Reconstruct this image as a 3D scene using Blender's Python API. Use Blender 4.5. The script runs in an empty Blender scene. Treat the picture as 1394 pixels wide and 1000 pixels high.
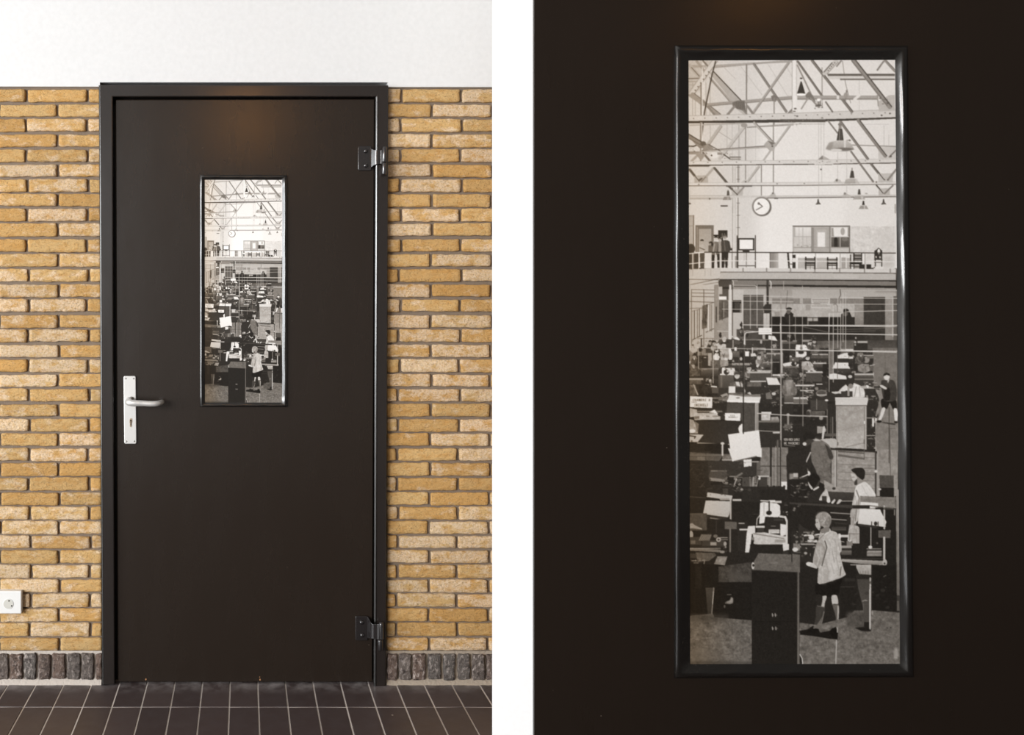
import bpy, bmesh, math, random
import numpy as np
from mathutils import Vector

random.seed(11)
C = bpy.context.scene.collection
F = 1167.0                      # focal length in pixels of the 1394 px wide frame
CX, CY = 332.0, 420.0           # where the lens axis meets the picture
CAMY, CAMZ = -3.0, 1.31

def W(px, py, y):
    """point of the vertical plane at depth y that is seen at a pixel of the photograph"""
    d = (y - CAMY) / F
    return Vector(((px - CX) * d, y, CAMZ + (CY - py) * d))

# ------------------------------------------------------------------ materials
def lin(r, g, b):
    f = lambda c: c / 12.92 if c <= 0.04045 else ((c + 0.055) / 1.055) ** 2.4
    return (f(r / 255), f(g / 255), f(b / 255), 1)

class Mat:
    def __init__(s, name, color=(0.5, 0.5, 0.5, 1), rough=0.5, metal=0.0, spec=0.5):
        s.m = bpy.data.materials.new(name); s.m.use_nodes = True
        s.t = s.m.node_tree; s.b = s.t.nodes['Principled BSDF']
        s.b.inputs['Base Color'].default_value = color
        s.b.inputs['Roughness'].default_value = rough
        s.b.inputs['Metallic'].default_value = metal
        s.b.inputs['Specular IOR Level'].default_value = spec
        s.co = s.t.nodes.new('ShaderNodeTexCoord')
    def n(s, kind, **kw):
        x = s.t.nodes.new('ShaderNode' + kind)
        for k, v in kw.items():
            if hasattr(x, k): setattr(x, k, v)
            else: x.inputs[k].default_value = v
        return x
    def l(s, a, b): s.t.links.new(a, b)
    def coords(s, scale=(1, 1, 1)):
        mp = s.n('Mapping'); mp.inputs['Scale'].default_value = scale
        s.l(s.co.outputs['Object'], mp.inputs['Vector']); return mp.outputs['Vector']
    def noise(s, scale, detail=4, rough=0.55, st=(1, 1, 1)):
        x = s.n('TexNoise'); x.inputs['Scale'].default_value = scale
        x.inputs['Detail'].default_value = detail; x.inputs['Roughness'].default_value = rough
        s.l(s.coords(st), x.inputs['Vector']); return x.outputs['Fac']
    def ramp(s, fac, stops, mode='LINEAR'):
        r = s.n('ValToRGB'); r.color_ramp.interpolation = mode
        e = r.color_ramp.elements
        while len(e) < len(stops): e.new(0.5)
        for i, (p, c) in enumerate(stops):
            e[i].position = p; e[i].color = c if len(c) == 4 else (*c, 1)
        s.l(fac, r.inputs['Fac']); return r.outputs['Color']
    def mix(s, fac, a, b, blend='MIX'):
        x = s.n('Mix'); x.data_type = 'RGBA'; x.blend_type = blend
        if isinstance(fac, (int, float)): x.inputs[0].default_value = fac
        else: s.l(fac, x.inputs[0])
        for i, v in ((6, a), (7, b)):
            if isinstance(v, tuple): x.inputs[i].default_value = v
            else: s.l(v, x.inputs[i])
        return x.outputs[2]
    def math(s, op, a, b=0.0):
        x = s.n('Math'); x.operation = op
        for i, v in ((0, a), (1, b)):
            if isinstance(v, (int, float)): x.inputs[i].default_value = v
            else: s.l(v, x.inputs[i])
        return x.outputs[0]
    def bump(s, h, strength=0.3, dist=0.002, prev=None):
        x = s.n('Bump'); x.inputs['Strength'].default_value = strength; x.inputs['Distance'].default_value = dist
        s.l(h, x.inputs['Height'])
        if prev: s.l(prev, x.inputs['Normal'])
        return x.outputs['Normal']
    def color(s, c): s.l(c, s.b.inputs['Base Color'])
    def rough(s, c): s.l(c, s.b.inputs['Roughness'])
    def normal(s, c): s.l(c, s.b.inputs['Normal'])

W1, K1 = (1, 1, 1, 1), (0, 0, 0, 1)

def brick_material(name, base, pale, rust, dark):
    m = Mat(name, rough=0.85, spec=0.25)
    at = m.n('Attribute'); at.attribute_name = 'shade'
    sep = m.n('SeparateColor'); m.l(at.outputs['Color'], sep.inputs[0])
    c = m.mix(m.math('MULTIPLY', sep.outputs[0], 0.65), base, rust)
    f1 = m.noise(26, 5, 0.6, (1, 1, 2.2))
    c = m.mix(m.math('MULTIPLY', m.ramp(f1, [(0.47, K1), (0.62, W1)]), 0.60), c, rust)
    f2 = m.noise(17, 6, 0.65, (1, 1, 1.8))
    pf = m.math('ADD', f2, m.math('MULTIPLY', m.math('SUBTRACT', sep.outputs[1], 0.5), 0.28))
    pf = m.ramp(pf, [(0.49, K1), (0.60, W1)])
    c = m.mix(m.math('MULTIPLY', m.math('MULTIPLY', pf, m.ramp(m.noise(120, 3, 0.7), [(0.36, (.35,.35,.35)), (0.58, W1)])), 0.66), c, pale)
    f3 = m.noise(160, 3, 0.6)
    c = m.mix(m.math('MULTIPLY', m.ramp(f3, [(0.55, K1), (0.70, W1)]), 0.55), c, dark)
    val = m.n('HueSaturation'); m.l(c, val.inputs['Color'])
    m.l(m.math('ADD', 0.92, m.math('MULTIPLY', sep.outputs[2], 0.20)), val.inputs['Value'])
    m.color(val.outputs[0])
    vo = m.n('TexVoronoi'); vo.inputs['Scale'].default_value = 95; m.l(m.coords((1, 1, 1.6)), vo.inputs['Vector'])
    pits = m.ramp(vo.outputs['Distance'], [(0.0, K1), (0.38, W1)])
    b1 = m.bump(m.noise(75, 6, 0.7, (0.7, 1, 1.5)), 1.0, 0.010)
    b2 = m.bump(m.mix(m.ramp(f2, [(0.52, K1), (0.62, W1)]), W1, pits), 0.5, 0.003, b1)
    m.normal(m.bump(m.noise(300, 3, 0.7), 0.8, 0.003, b2))
    return m.m

def paint_material(name, col, col2, rough, spec, streak=1.0, worn=0.0):
    """dark oil paint laid on with a wide brush: faint upright streaks, a few nicks and dust specks"""
    m = Mat(name, rough=rough, spec=spec)
    st = m.noise(60, 4, 0.6, (9, 9, 0.16))
    c = m.mix(st, col, col2)
    vo = m.n('TexVoronoi'); vo.inputs['Scale'].default_value = 16; m.l(m.coords((1, 1, 1)), vo.inputs['Vector'])
    speck = m.ramp(vo.outputs['Distance'], [(0.020, W1), (0.034, K1)])
    gate = m.ramp(m.noise(2.6, 2), [(0.54, K1), (0.60, W1)])
    c = m.mix(m.math('MULTIPLY', m.math('MULTIPLY', speck, gate), 0.45), c, lin(120, 108, 96))
    if worn:
        fl = m.math('MULTIPLY', m.ramp(m.noise(150, 4, 0.7), [(0.62, K1), (0.72, W1)]), m.ramp(m.noise(5, 3), [(0.50, K1), (0.60, W1)]))
        c = m.mix(m.math('MULTIPLY', fl, worn), c, lin(150, 138, 126))
    m.color(c)
    m.rough(m.math('ADD', rough - 0.05, m.math('MULTIPLY', m.noise(9, 4, 0.6, (1, 1, 0.3)), 0.10)))
    b = m.bump(st, 0.06 * streak, 0.0015)
    m.normal(m.bump(m.noise(5, 3, 0.5), 0.04, 0.02, b))
    return m.m

def simple(name, col, rough=0.5, metal=0.0, spec=0.5, bump=0.0, scale=200, dist=0.001):
    m = Mat(name, col, rough, metal, spec)
    if bump:
        n = m.noise(scale, 4)
        m.color(m.mix(n, tuple(v * 0.93 for v in col[:3]) + (1,), tuple(min(1, v * 1.07) for v in col[:3]) + (1,)))
        m.normal(m.bump(n, bump, dist))
    return m.m

M_BRICK = brick_material('yellow_brick', (0.61, 0.40, 0.175, 1), (0.80, 0.65, 0.49, 1), (0.52, 0.27, 0.072, 1), (0.20, 0.115, 0.05, 1))
M_MORTAR = simple('grey_mortar', lin(120, 107, 94), 0.95, 0, 0.1, 0.8, 220, 0.003)
M_LIME = simple('pale_lime_mortar', lin(178, 169, 160), 0.95, 0, 0.1, 0.8, 120, 0.004)
M_LIME2 = simple('brownish_lime_mortar', lin(150, 138, 124), 0.95, 0, 0.1, 0.8, 120, 0.004)
M_PLASTER = simple('white_plaster', (0.615, 0.615, 0.612, 1), 0.75, 0, 0.2, 0.08, 60, 0.002)
M_WHITE = simple('white_gutter_paint', (0.98, 0.98, 0.98, 1), 0.7, 0, 0.2, 0.02, 60, 0.001)
M_DOOR = paint_material('dark_brown_door_paint', (0.0138, 0.0092, 0.0064, 1), (0.0172, 0.0116, 0.0082, 1), 0.27, 0.42)
M_FRAME = paint_material('dark_brown_frame_paint', (0.0135, 0.0105, 0.009, 1), (0.0165, 0.0125, 0.011, 1), 0.24, 0.6, 0.5)
M_PANEL = paint_material('darkened_door_paint', (0.0110, 0.0074, 0.0052, 1), (0.0145, 0.0098, 0.0070, 1), 0.29, 0.27)  # door paint again, darkened and dulled to follow the close-up's exposure
M_BEAD = paint_material('glossy_black_bead_paint', (0.005, 0.0042, 0.0036, 1), (0.007, 0.006, 0.005, 1), 0.25, 0.85, 0.4, 0.22)
M_HINGE = paint_material('glossy_dark_hinge_paint', (0.011, 0.009, 0.009, 1), (0.014, 0.012, 0.012, 1), 0.2, 0.9, 0.3)
M_ALU = simple('satin_aluminium', (0.60, 0.59, 0.57, 1), 0.42, 0.5, 0.5, 0.02, 300, 0.0005)
M_BLACK = simple('dark_recess', (0.006, 0.005, 0.005, 1), 0.8, 0, 0.1)
M_STEEL = simple('grey_screw_steel', (0.25, 0.24, 0.23, 1), 0.4, 0.9)
M_BRASS = simple('worn_lock_brass', (0.42, 0.33, 0.24, 1), 0.4, 0.8)
M_SOCKET = simple('white_socket_plastic', (0.66, 0.652, 0.63, 1), 0.35, 0, 0.45)
M_SOCKET_IN = simple('cream_socket_plastic', (0.50, 0.487, 0.44, 1), 0.4, 0, 0.4)
M_RUST = simple('bare_rusty_steel', (0.30, 0.15, 0.07, 1), 0.8, 0, 0.2, 0.5, 300)

def skirting_material():
    m = Mat('dark_clinker_brick', rough=0.8, spec=0.3)
    at = m.n('Attribute'); at.attribute_name = 'shade'
    sep = m.n('SeparateColor'); m.l(at.outputs['Color'], sep.inputs[0])
    c = m.mix(sep.outputs[0], lin(92, 88, 84), lin(102, 84, 74))
    n = m.noise(95, 6, 0.75, (1, 1, 0.5))
    c = m.mix(m.math('MULTIPLY', m.ramp(n, [(0.50, K1), (0.64, W1)]), m.math('ADD', 0.25, m.math('MULTIPLY', sep.outputs[1], 0.5))), c, lin(205, 192, 184))
    c = m.mix(m.math('MULTIPLY', m.ramp(m.noise(60, 5, 0.7), [(0.5, K1), (0.62, W1)]), 0.75), c, lin(45, 36, 33))
    m.color(c); m.normal(m.bump(n, 1.0, 0.008, m.bump(m.noise(45, 4), 0.8, 0.01)))
    return m.m
M_CLINKER = skirting_material()

def floor_materials():
    m = Mat('dark_brown_quarry_tile', rough=0.38, spec=0.5)
    at = m.n('Attribute'); at.attribute_name = 'shade'
    sep = m.n('SeparateColor'); m.l(at.outputs['Color'], sep.inputs[0])
    c = m.mix(sep.outputs[0], lin(60, 50, 49), lin(71, 60, 58))
    c = m.mix(m.math('MULTIPLY', m.ramp(m.noise(22, 5, 0.65), [(0.4, K1), (0.75, W1)]), 0.35), c, lin(78, 72, 73))
    # dust swept against the wall
    sx = m.n('SeparateXYZ'); m.l(m.co.outputs['Object'], sx.inputs[0])
    near = m.math('ADD', 1.0, m.math('MULTIPLY', sx.outputs['Y'], 11.0))
    d = m.math('MULTIPLY', m.ramp(near, [(0.05, K1), (1.0, W1)]), m.ramp(m.noise(14, 5, 0.65), [(0.40, K1), (0.70, W1)]))
    c = m.mix(m.math('MULTIPLY', d, 0.55), c, lin(176, 170, 168))
    vo = m.n('TexVoronoi'); vo.inputs['Scale'].default_value = 9; m.l(m.coords(), vo.inputs['Vector'])
    c = m.mix(m.math('MULTIPLY', m.ramp(vo.outputs['Distance'], [(0.022, W1), (0.034, K1)]), 0.6), c, lin(180, 170, 160))
    m.color(c)
    m.rough(m.math('ADD', 0.30, m.math('MULTIPLY', m.noise(18, 4), 0.22)))
    m.normal(m.bump(m.noise(30, 4), 0.12, 0.004))
    return m.m
M_TILE = floor_materials()
M_GROUT = simple('pale_floor_grout', lin(200, 193, 187), 0.9, 0, 0.1, 0.4, 150, 0.001)

# ------------------------------------------------------------------ object helpers
def link(name, me, mat, parent=None):
    o = bpy.data.objects.new(name, me); C.objects.link(o)
    if mat is not None:
        for m in (mat if isinstance(mat, (list, tuple)) else [mat]): me.materials.append(m)
    if parent is not None: o.parent = parent
    return o

def obj(name, bm, mat, parent=None, smooth=False, bevel=0.0, seg=3):
    bmesh.ops.recalc_face_normals(bm, faces=bm.faces)
    me = bpy.data.meshes.new(name)
    for f in bm.faces: f.smooth = smooth
    bm.to_mesh(me); bm.free()
    o = link(name, me, mat, parent)
    if bevel:
        b = o.modifiers.new('bevel', 'BEVEL'); b.width = bevel; b.segments = seg; b.limit_method = 'ANGLE'
        b.angle_limit = math.radians(40); b.harden_normals = True
        for p in me.polygons: p.use_smooth = True
    return o

def localise(o, origin):
    """a child mesh is written in world coordinates; keep it where it is under a parent that stands at origin"""
    o.location = -Vector(origin); return o

def empty(name, loc, **tags):
    o = bpy.data.objects.new(name, None); C.objects.link(o); o.location = loc
    o.empty_display_size = 0.05
    for k, v in tags.items(): o[k] = v
    return o

def tag(o, **tags):
    for k, v in tags.items(): o[k] = v
    return o

def prism(bm, pts, y0, y1):
    """an outline given in pixels at depth y0, pushed straight back to y1"""
    a = [bm.verts.new(W(x, y, y0)) for x, y in pts]
    b = [bm.verts.new((v.co.x, y1, v.co.z)) for v in a]
    n = len(a)
    bm.faces.new(a); bm.faces.new(b[::-1])
    for i in range(n): bm.faces.new((a[i], b[i], b[(i + 1) % n], a[(i + 1) % n]))

def rect(x0, y0, x1, y1): return [(x0, y0), (x1, y0), (x1, y1), (x0, y1)]

def rrect(x0, y0, x1, y1, r, n=5, shear=0.0):
    out = []
    for cx, cy, a in ((x1 - r, y0 + r, -90), (x1 - r, y1 - r, 0), (x0 + r, y1 - r, 90), (x0 + r, y0 + r, 180)):
        for k in range(n + 1):
            t = math.radians(a + 90 * k / n)
            px, py = cx + r * math.cos(t), cy + r * math.sin(t)
            out.append((px + shear * (py - y0) / (y1 - y0), py))
    return out

def ring(bm, outer, inner, prof, seg=40):
    """moulding round an opening; prof lists (t, depth): t = 0 on the outer corners, 1 on the inner ones (pixels).
    Sides are cut into pieces with a slight hand-made waver."""
    loops = []
    for k, (t, y) in enumerate(prof):
        lp = []
        for i in range(4):
            (ax, ay), (bx, by) = outer[i], outer[(i + 1) % 4]
            (cx, cy), (dx, dy) = inner[i], inner[(i + 1) % 4]
            p, q = (ax + (cx - ax) * t, ay + (cy - ay) * t), (bx + (dx - bx) * t, by + (dy - by) * t)
            for s in range(seg):
                u = s / seg
                x, z = p[0] + (q[0] - p[0]) * u, p[1] + (q[1] - p[1]) * u
                yy = y
                if 0 < s and 0 < k < len(prof) - 1:
                    yy += 0.0006 * math.sin(37.1 * u + i * 2 + k) * math.sin(11.3 * u + i)
                lp.append(bm.verts.new(W(x, z, yy)))
        loops.append(lp)
    n = 4 * seg
    for a, b in zip(loops[:-1], loops[1:]):
        for i in range(n):
            bm.faces.new((a[i], a[(i + 1) % n], b[(i + 1) % n], b[i]))

def tube(bm, pts, radii, n=16):
    pts = [Vector(p) for p in pts]
    # smooth the path
    P2, R2 = [], []
    for i in range(len(pts) - 1):
        a = pts[max(i - 1, 0)]; b = pts[i]; c = pts[i + 1]; d = pts[min(i + 2, len(pts) - 1)]
        for k in range(6):
            t = k / 6
            P2.append(0.5 * (2 * b + (c - a) * t + (2 * a - 5 * b + 4 * c - d) * t * t + (3 * b - a - 3 * c + d) * t ** 3))
            R2.append(radii[i] + (radii[i + 1] - radii[i]) * t)
    P2.append(pts[-1]); R2.append(radii[-1])
    up = Vector((0, 0, 1)); loops = []
    for i, p in enumerate(P2):
        d = (P2[min(i + 1, len(P2) - 1)] - P2[max(i - 1, 0)]).normalized()
        s = d.cross(up)
        if s.length < 1e-4: s = Vector((1, 0, 0))
        s.normalize(); u = s.cross(d).normalized()
        loops.append([bm.verts.new(p + (s * math.cos(2 * math.pi * k / n) + u * math.sin(2 * math.pi * k / n)) * R2[i]) for k in range(n)])
    for a, b in zip(loops[:-1], loops[1:]):
        for k in range(n): bm.faces.new((a[k], a[(k + 1) % n], b[(k + 1) % n], b[k]))
    for lp in (loops[0], loops[-1]):
        # rounded cap
        c = sum((v.co for v in lp), Vector()) / n
        bm.faces.new(lp)

def disc(bm, px, py, r, y0, y1, n=20, dome=0.0):
    """short cylinder facing the room; r in metres"""
    c = W(px, py, y0)
    f = [bm.verts.new((c.x + r * math.cos(2 * math.pi * k / n), y0, c.z + r * math.sin(2 * math.pi * k / n))) for k in range(n)]
    b = [bm.verts.new((v.co.x, y1, v.co.z)) for v in f]
    for k in range(n): bm.faces.new((f[k], b[k], b[(k + 1) % n], f[(k + 1) % n]))
    bm.faces.new(b[::-1])
    if dome:
        g = [bm.verts.new((c.x + (v.co.x - c.x) * 0.6, y0 - dome * 0.8, c.z + (v.co.z - c.z) * 0.6)) for v in f]
        for k in range(n): bm.faces.new((f[k], f[(k + 1) % n], g[(k + 1) % n], g[k]))
        t = bm.verts.new((c.x, y0 - dome, c.z))
        for k in range(n): bm.faces.new((g[k], g[(k + 1) % n], t))
    else:
        bm.faces.new(f)

# ------------------------------------------------------------------ bricks
def one_brick(bm, lay, x0, z0, x1, z1, col, front=0.0, back=0.014, amp=0.0018, corner=0.003, ragged=0.0013):
    """a hand-made brick face: wavy outline, rounded arrises, uneven surface"""
    w, h = x1 - x0, z1 - z0
    us = [0, 0.0028 / w] + [0.0028 / w + (1 - 0.0056 / w) * k / max(1, int(w / 0.010)) for k in range(1, max(1, int(w / 0.010)))] + [1 - 0.0028 / w, 1]
    vs = [0, 0.0028 / h] + [0.0028 / h + (1 - 0.0056 / h) * k / max(2, int(h / 0.009)) for k in range(1, max(2, int(h / 0.009)))] + [1 - 0.0028 / h, 1]
    nx, nz = len(us) - 1, len(vs) - 1
    ph = [random.uniform(0, 6.28) for _ in range(8)]
    slope = random.uniform(-1, 1) * min(0.02, 0.002 / w)
    tilt = random.uniform(-0.0015, 0.0015); push = random.uniform(-0.0015, 0.0015)
    def wob(t, k): return ragged * (0.6 * math.sin(t * 75 + ph[k]) + 0.4 * math.sin(t * 170 + ph[(k + 3) % 8]) + 0.5 * random.uniform(-1, 1))
    g = []
    for j in range(nz + 1):
        row = []
        v = vs[j]
        for i in range(nx + 1):
            u = us[i]
            X, Z = x0 + w * u, z0 + h * v + slope * w * (u - 0.5)
            eu, ev = min(u, 1 - u) * w, min(v, 1 - v) * h
            e = min(eu, ev)
            Y = front + push + tilt * (u - 0.5) * 2 + random.uniform(-1, 1) * amp * 0.45 + amp * math.sin(X * 61 + ph[0]) * math.sin(Z * 140 + ph[1]) * 0.6
            if i in (0, 1, nx - 1, nx): X += wob(Z, 2 if i > 1 else 4) * (1 if i in (0, nx) else 0.6)
            if j in (0, 1, nz - 1, nz): Z += wob(X, 5 if j > 1 else 6) * (1 if j in (0, nz) else 0.6)
            if e <= 1e-6: Y = front + 0.0030
            if eu < 1e-6 and ev < 1e-6:
                X += corner * (1 if u < 0.5 else -1) * random.uniform(0.3, 0.9); Z += corner * (1 if v < 0.5 else -1) * random.uniform(0.3, 0.9); Y = front + 0.0045
            row.append(bm.verts.new((X, Y, Z)))
        g.append(row)
    fs = []
    for j in range(nz):
        for i in range(nx):
            fs.append(bm.faces.new((g[j][i], g[j][i + 1], g[j + 1][i + 1], g[j + 1][i])))
    rim = [g[0][i] for i in range(nx + 1)] + [g[j][nx] for j in range(1, nz + 1)] + [g[nz][i] for i in range(nx - 1, -1, -1)] + [g[j][0] for j in range(nz - 1, 0, -1)]
    bk = [bm.verts.new((v.co.x, back, v.co.z)) for v in rim]
    n = len(rim)
    for k in range(n): fs.append(bm.faces.new((rim[k], bk[k], bk[(k + 1) % n], rim[(k + 1) % n])))
    for f in fs:
        f.smooth = True
        for lp in f.loops: lp[lay] = col

COURSE = [129.5, 150.3, 170.2, 191, 211.5, 231.8, 252.2, 272.2, 292.3, 312.5, 334, 354, 374.5, 395.5, 415.7, 437.3, 457, 477.5, 498, 518,
          538, 558.4, 578.7, 598.4, 619, 639, 659, 678.9, 698.5, 718.3, 737.8, 758, 778, 797.7, 817.5, 837.2, 857.2, 877.2]

def brick_wall(name, xa, xb, first_a, drift_a, first_b, drift_b, period, **tags):
    """xa..xb pixels; first_a / first_b: one head joint of the odd and the even courses at the top, with its drift by the lowest course"""
    bm = bmesh.new(); lay = bm.loops.layers.float_color.new('shade')
    for k, cy in enumerate(COURSE):
        t = k / 37
        base = (first_a + drift_a * t) if k % 2 == 0 else (first_b + drift_b * t)
        js = []
        x = base - period * math.ceil((base - xa + 60) / period)
        while x < xb + 100:
            js.append(x + random.uniform(-1.8, 1.8)); x += period
        for a, b in zip(js[:-1], js[1:]):
            x0, x1 = max(a + 1.9, xa), min(b - 1.9, xb)
            if x1 - x0 < 3: continue
            p, q = W(x0, cy + 8.4 + random.uniform(-0.7, 0.7), 0), W(x1, cy - 8.4 + random.uniform(-0.7, 0.7), 0)
            col = (random.random() ** 1.6, random.random(), random.random(), 1)
            one_brick(bm, lay, p.x, p.z, q.x, q.z, col)
    me = bpy.data.meshes.new(name); bm.to_mesh(me); bm.free()
    o = link(name, me, M_BRICK); tag(o, kind='structure', **tags)
    bm = bmesh.new(); a, b = W(xa - 3, 117, 0), W(xb + 3, 930, 0)
    # mortar bed, gently uneven
    nx, nz = int((b.x - a.x) / 0.02) + 1, int((a.z - b.z) / 0.02)
    g = [[bm.verts.new((a.x + (b.x - a.x) * i / nx, 0.0105 + random.uniform(-0.0015, 0.0015), b.z + (a.z - b.z) * j / nz)) for i in range(nx + 1)] for j in range(nz + 1)]
    for j in range(nz):
        for i in range(nx): bm.faces.new((g[j][i], g[j][i + 1], g[j + 1][i + 1], g[j + 1][i]))
    obj('mortar', bm, M_MORTAR, o, smooth=True)
    return o

def skirting(name, tiles, xa, xb, y0, y1, mortar, **tags):
    bm = bmesh.new(); lay = bm.loops.layers.float_color.new('shade')
    for a, b in tiles:
        p, q = W(a, y1 + random.uniform(-0.8, 0.8), -0.006), W(b, y0 + random.uniform(-0.8, 0.8), -0.006)
        one_brick(bm, lay, p.x, p.z, q.x, q.z, (random.random(), random.random(), random.random(), 1), front=-0.010, back=0.01, amp=0.003, corner=0.003, ragged=0.002)
    me = bpy.data.meshes.new(name); bm.to_mesh(me); bm.free()
    o = link(name, me, M_CLINKER); tag(o, kind='structure', **tags)
    bm = bmesh.new(); a, b = W(xa, y0 - 5, 0.004), W(xb, y1 + 1, 0.004)
    g = [bm.verts.new((x, y, z)) for z, y in ((a.z, 0.003), (b.z + 0.012, 0.003), (b.z + 0.004, -0.010), (-0.001, -0.016)) for x in np.linspace(a.x, b.x, 60)]
    for r in range(3):
        for i in range(59): bm.faces.new((g[r * 60 + i], g[r * 60 + i + 1], g[(r + 1) * 60 + i + 1], g[(r + 1) * 60 + i]))
    for v in bm.verts: v.co.y += random.uniform(-0.0015, 0.0015)
    obj('mortar', bm, mortar, o, smooth=True)
    return o
# ---- the old workshop photograph: drawn as grey shapes into an array, then stored as vertex colour of the print ----
PX0, PX1, PY0, PY1 = 932.0, 1232.0, 78.0, 908.0
SS = 3
PW, PH = int((PX1 - PX0) * SS), int((PY1 - PY0) * SS)
CAN = np.full((PH, PW), 210.0, dtype=np.float32)
ORG = [0.0, 0.0, 1.0]
prng = np.random.RandomState(7)

def org(x, y, s=7.694):
    ORG[:] = [x, y, s]

def tx(p):
    return ((ORG[0] + p[0] / ORG[2] - PX0) * SS, (ORG[1] + p[1] / ORG[2] - PY0) * SS)

def box(x0, y0, x1, y1, pad=2):
    a, b = max(0, int(math.floor(min(x0, x1))) - pad), min(PW, int(math.ceil(max(x0, x1))) + pad)
    c, d = max(0, int(math.floor(min(y0, y1))) - pad), min(PH, int(math.ceil(max(y0, y1))) + pad)
    if a >= b or c >= d:
        return None
    yy, xx = np.mgrid[c:d, a:b]
    return a, b, c, d, xx + 0.5, yy + 0.5

def put(a, b, c, d, cov, g):
    s = CAN[c:d, a:b]
    s += (g - s) * cov

def edge_cov(P, xx, yy):
    ins = np.zeros(xx.shape, bool)
    n = len(P)
    for i in range(n):
        (xa, ya), (xb, yb) = P[i], P[(i + 1) % n]
        if ya == yb:
            continue
        c = ((ya <= yy) & (yb > yy)) | ((yb <= yy) & (ya > yy))
        ins ^= c & (xx < xa + (yy - ya) * (xb - xa) / (yb - ya))
    return ins.astype(np.float32)

def soft(c, r):
    # cheap separable box blur used twice
    r = int(r)
    if r < 1:
        return c
    for _ in range(2):
        for ax in (0, 1):
            k = np.cumsum(np.pad(c, [(r + 1, r) if i == ax else (0, 0) for i in (0, 1)], mode='edge'), axis=ax)
            n = c.shape[ax]
            c = (k[2 * r + 1:2 * r + 1 + n] - k[:n] if ax == 0 else k[:, 2 * r + 1:2 * r + 1 + n] - k[:, :n]) / (2 * r + 1)
    return c

def P(pts, g, g2=None, al=1.0, ns=0.0, bl=0, hz=False):
    """filled outline; g2 = grey at the far end of a ramp; ns = mottling; bl = soft edge; hz = ramp runs sideways"""
    Q = [tx(p) for p in pts]
    xs, ys = [q[0] for q in Q], [q[1] for q in Q]
    B = box(min(xs), min(ys), max(xs), max(ys), 2 + 3 * int(bl))
    if not B:
        return
    a, b, c, d, xx, yy = B
    cov = edge_cov(Q, xx, yy)
    if bl:
        cov = soft(cov, bl)
    gg = g
    if g2 is not None:
        t = (xx - min(xs)) / (max(xs) - min(xs) + 1e-6) if hz else (yy - min(ys)) / (max(ys) - min(ys) + 1e-6)
        gg = g + (g2 - g) * np.clip(t, 0, 1)
    if ns:
        m = prng.normal(0, 1, cov.shape).astype(np.float32)
        m = soft(m, 2)
        m2 = soft(prng.normal(0, 1, cov.shape).astype(np.float32), 6)
        gg = gg + ns * (m / (m.std() + 1e-6) * 0.6 + m2 / (m2.std() + 1e-6) * 0.6)
    put(a, b, c, d, cov * al, gg)

def S(pts, g, g2=None, **k):
    """filled outline with rounded (spline) corners, for people and cloth"""
    n, Q = len(pts), []
    for i in range(n):
        a, b, c, d = pts[i - 1], pts[i], pts[(i + 1) % n], pts[(i + 2) % n]
        for t in (0.0, 0.25, 0.5, 0.75):
            Q.append(tuple(0.5 * (2 * b[j] + (c[j] - a[j]) * t + (2 * a[j] - 5 * b[j] + 4 * c[j] - d[j]) * t * t + (3 * b[j] - a[j] - 3 * c[j] + d[j]) * t ** 3) * 0.75
                           + 0.25 * (b[j] + (c[j] - b[j]) * t) for j in (0, 1)))
    P(Q, g, g2, **k)

def R(x0, y0, x1, y1, g, g2=None, **k):
    P([(x0, y0), (x1, y0), (x1, y1), (x0, y1)], g, g2, **k)

def L(pts, w, g, al=1.0):
    Q = [tx(p) for p in pts]
    r = w / ORG[2] * SS / 2
    r = max(r, 0.35)
    for (xa, ya), (xb, yb) in zip(Q[:-1], Q[1:]):
        B = box(min(xa, xb) - r, min(ya, yb) - r, max(xa, xb) + r, max(ya, yb) + r)
        if not B:
            continue
        a, b, c, d, xx, yy = B
        dx, dy = xb - xa, yb - ya
        ll = dx * dx + dy * dy + 1e-9
        t = np.clip(((xx - xa) * dx + (yy - ya) * dy) / ll, 0, 1)
        ds = np.hypot(xx - xa - t * dx, yy - ya - t * dy)
        put(a, b, c, d, np.clip(r - ds + 0.5, 0, 1) * al, g)

def V(x, y0, y1, w, g, al=1.0):
    L([(x, y0), (x, y1)], w, g, al)

def H(y, x0, x1, w, g, al=1.0):
    L([(x0, y), (x1, y)], w, g, al)

def E(cx, cy, rx, ry, g, g2=None, al=1.0, bl=0.0):
    x, y = tx((cx, cy))
    a_, b_ = rx / ORG[2] * SS, ry / ORG[2] * SS
    B = box(x - a_, y - b_, x + a_, y + b_, 2 + int(bl * 2))
    if not B:
        return
    a, b, c, d, xx, yy = B
    q = np.hypot((xx - x) / a_, (yy - y) / b_)
    m = min(a_, b_)
    cov = np.clip((1 - q) * m / (1 + bl) + 0.5, 0, 1) * al
    gg = g if g2 is None else g + (g2 - g) * np.clip((yy - y + b_) / (2 * b_), 0, 1)
    put(a, b, c, d, cov, gg)

FONT = {'A': '25755', 'B': '65656', 'C': '34443', 'D': '65556', 'E': '74647', 'G': '34553', 'I': '72227', 'J': '11152', 'K': '55655',
        'L': '44447', 'M': '57755', 'N': '65555', 'O': '25552', 'R': '65655', 'S': '34216', 'T': '72222', 'V': '55552', 'W': '55775',
        'P': '65644', 'H': '55755', 'U': '55553', '&': '25256', "'": '22000', ' ': '00000'}

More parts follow.
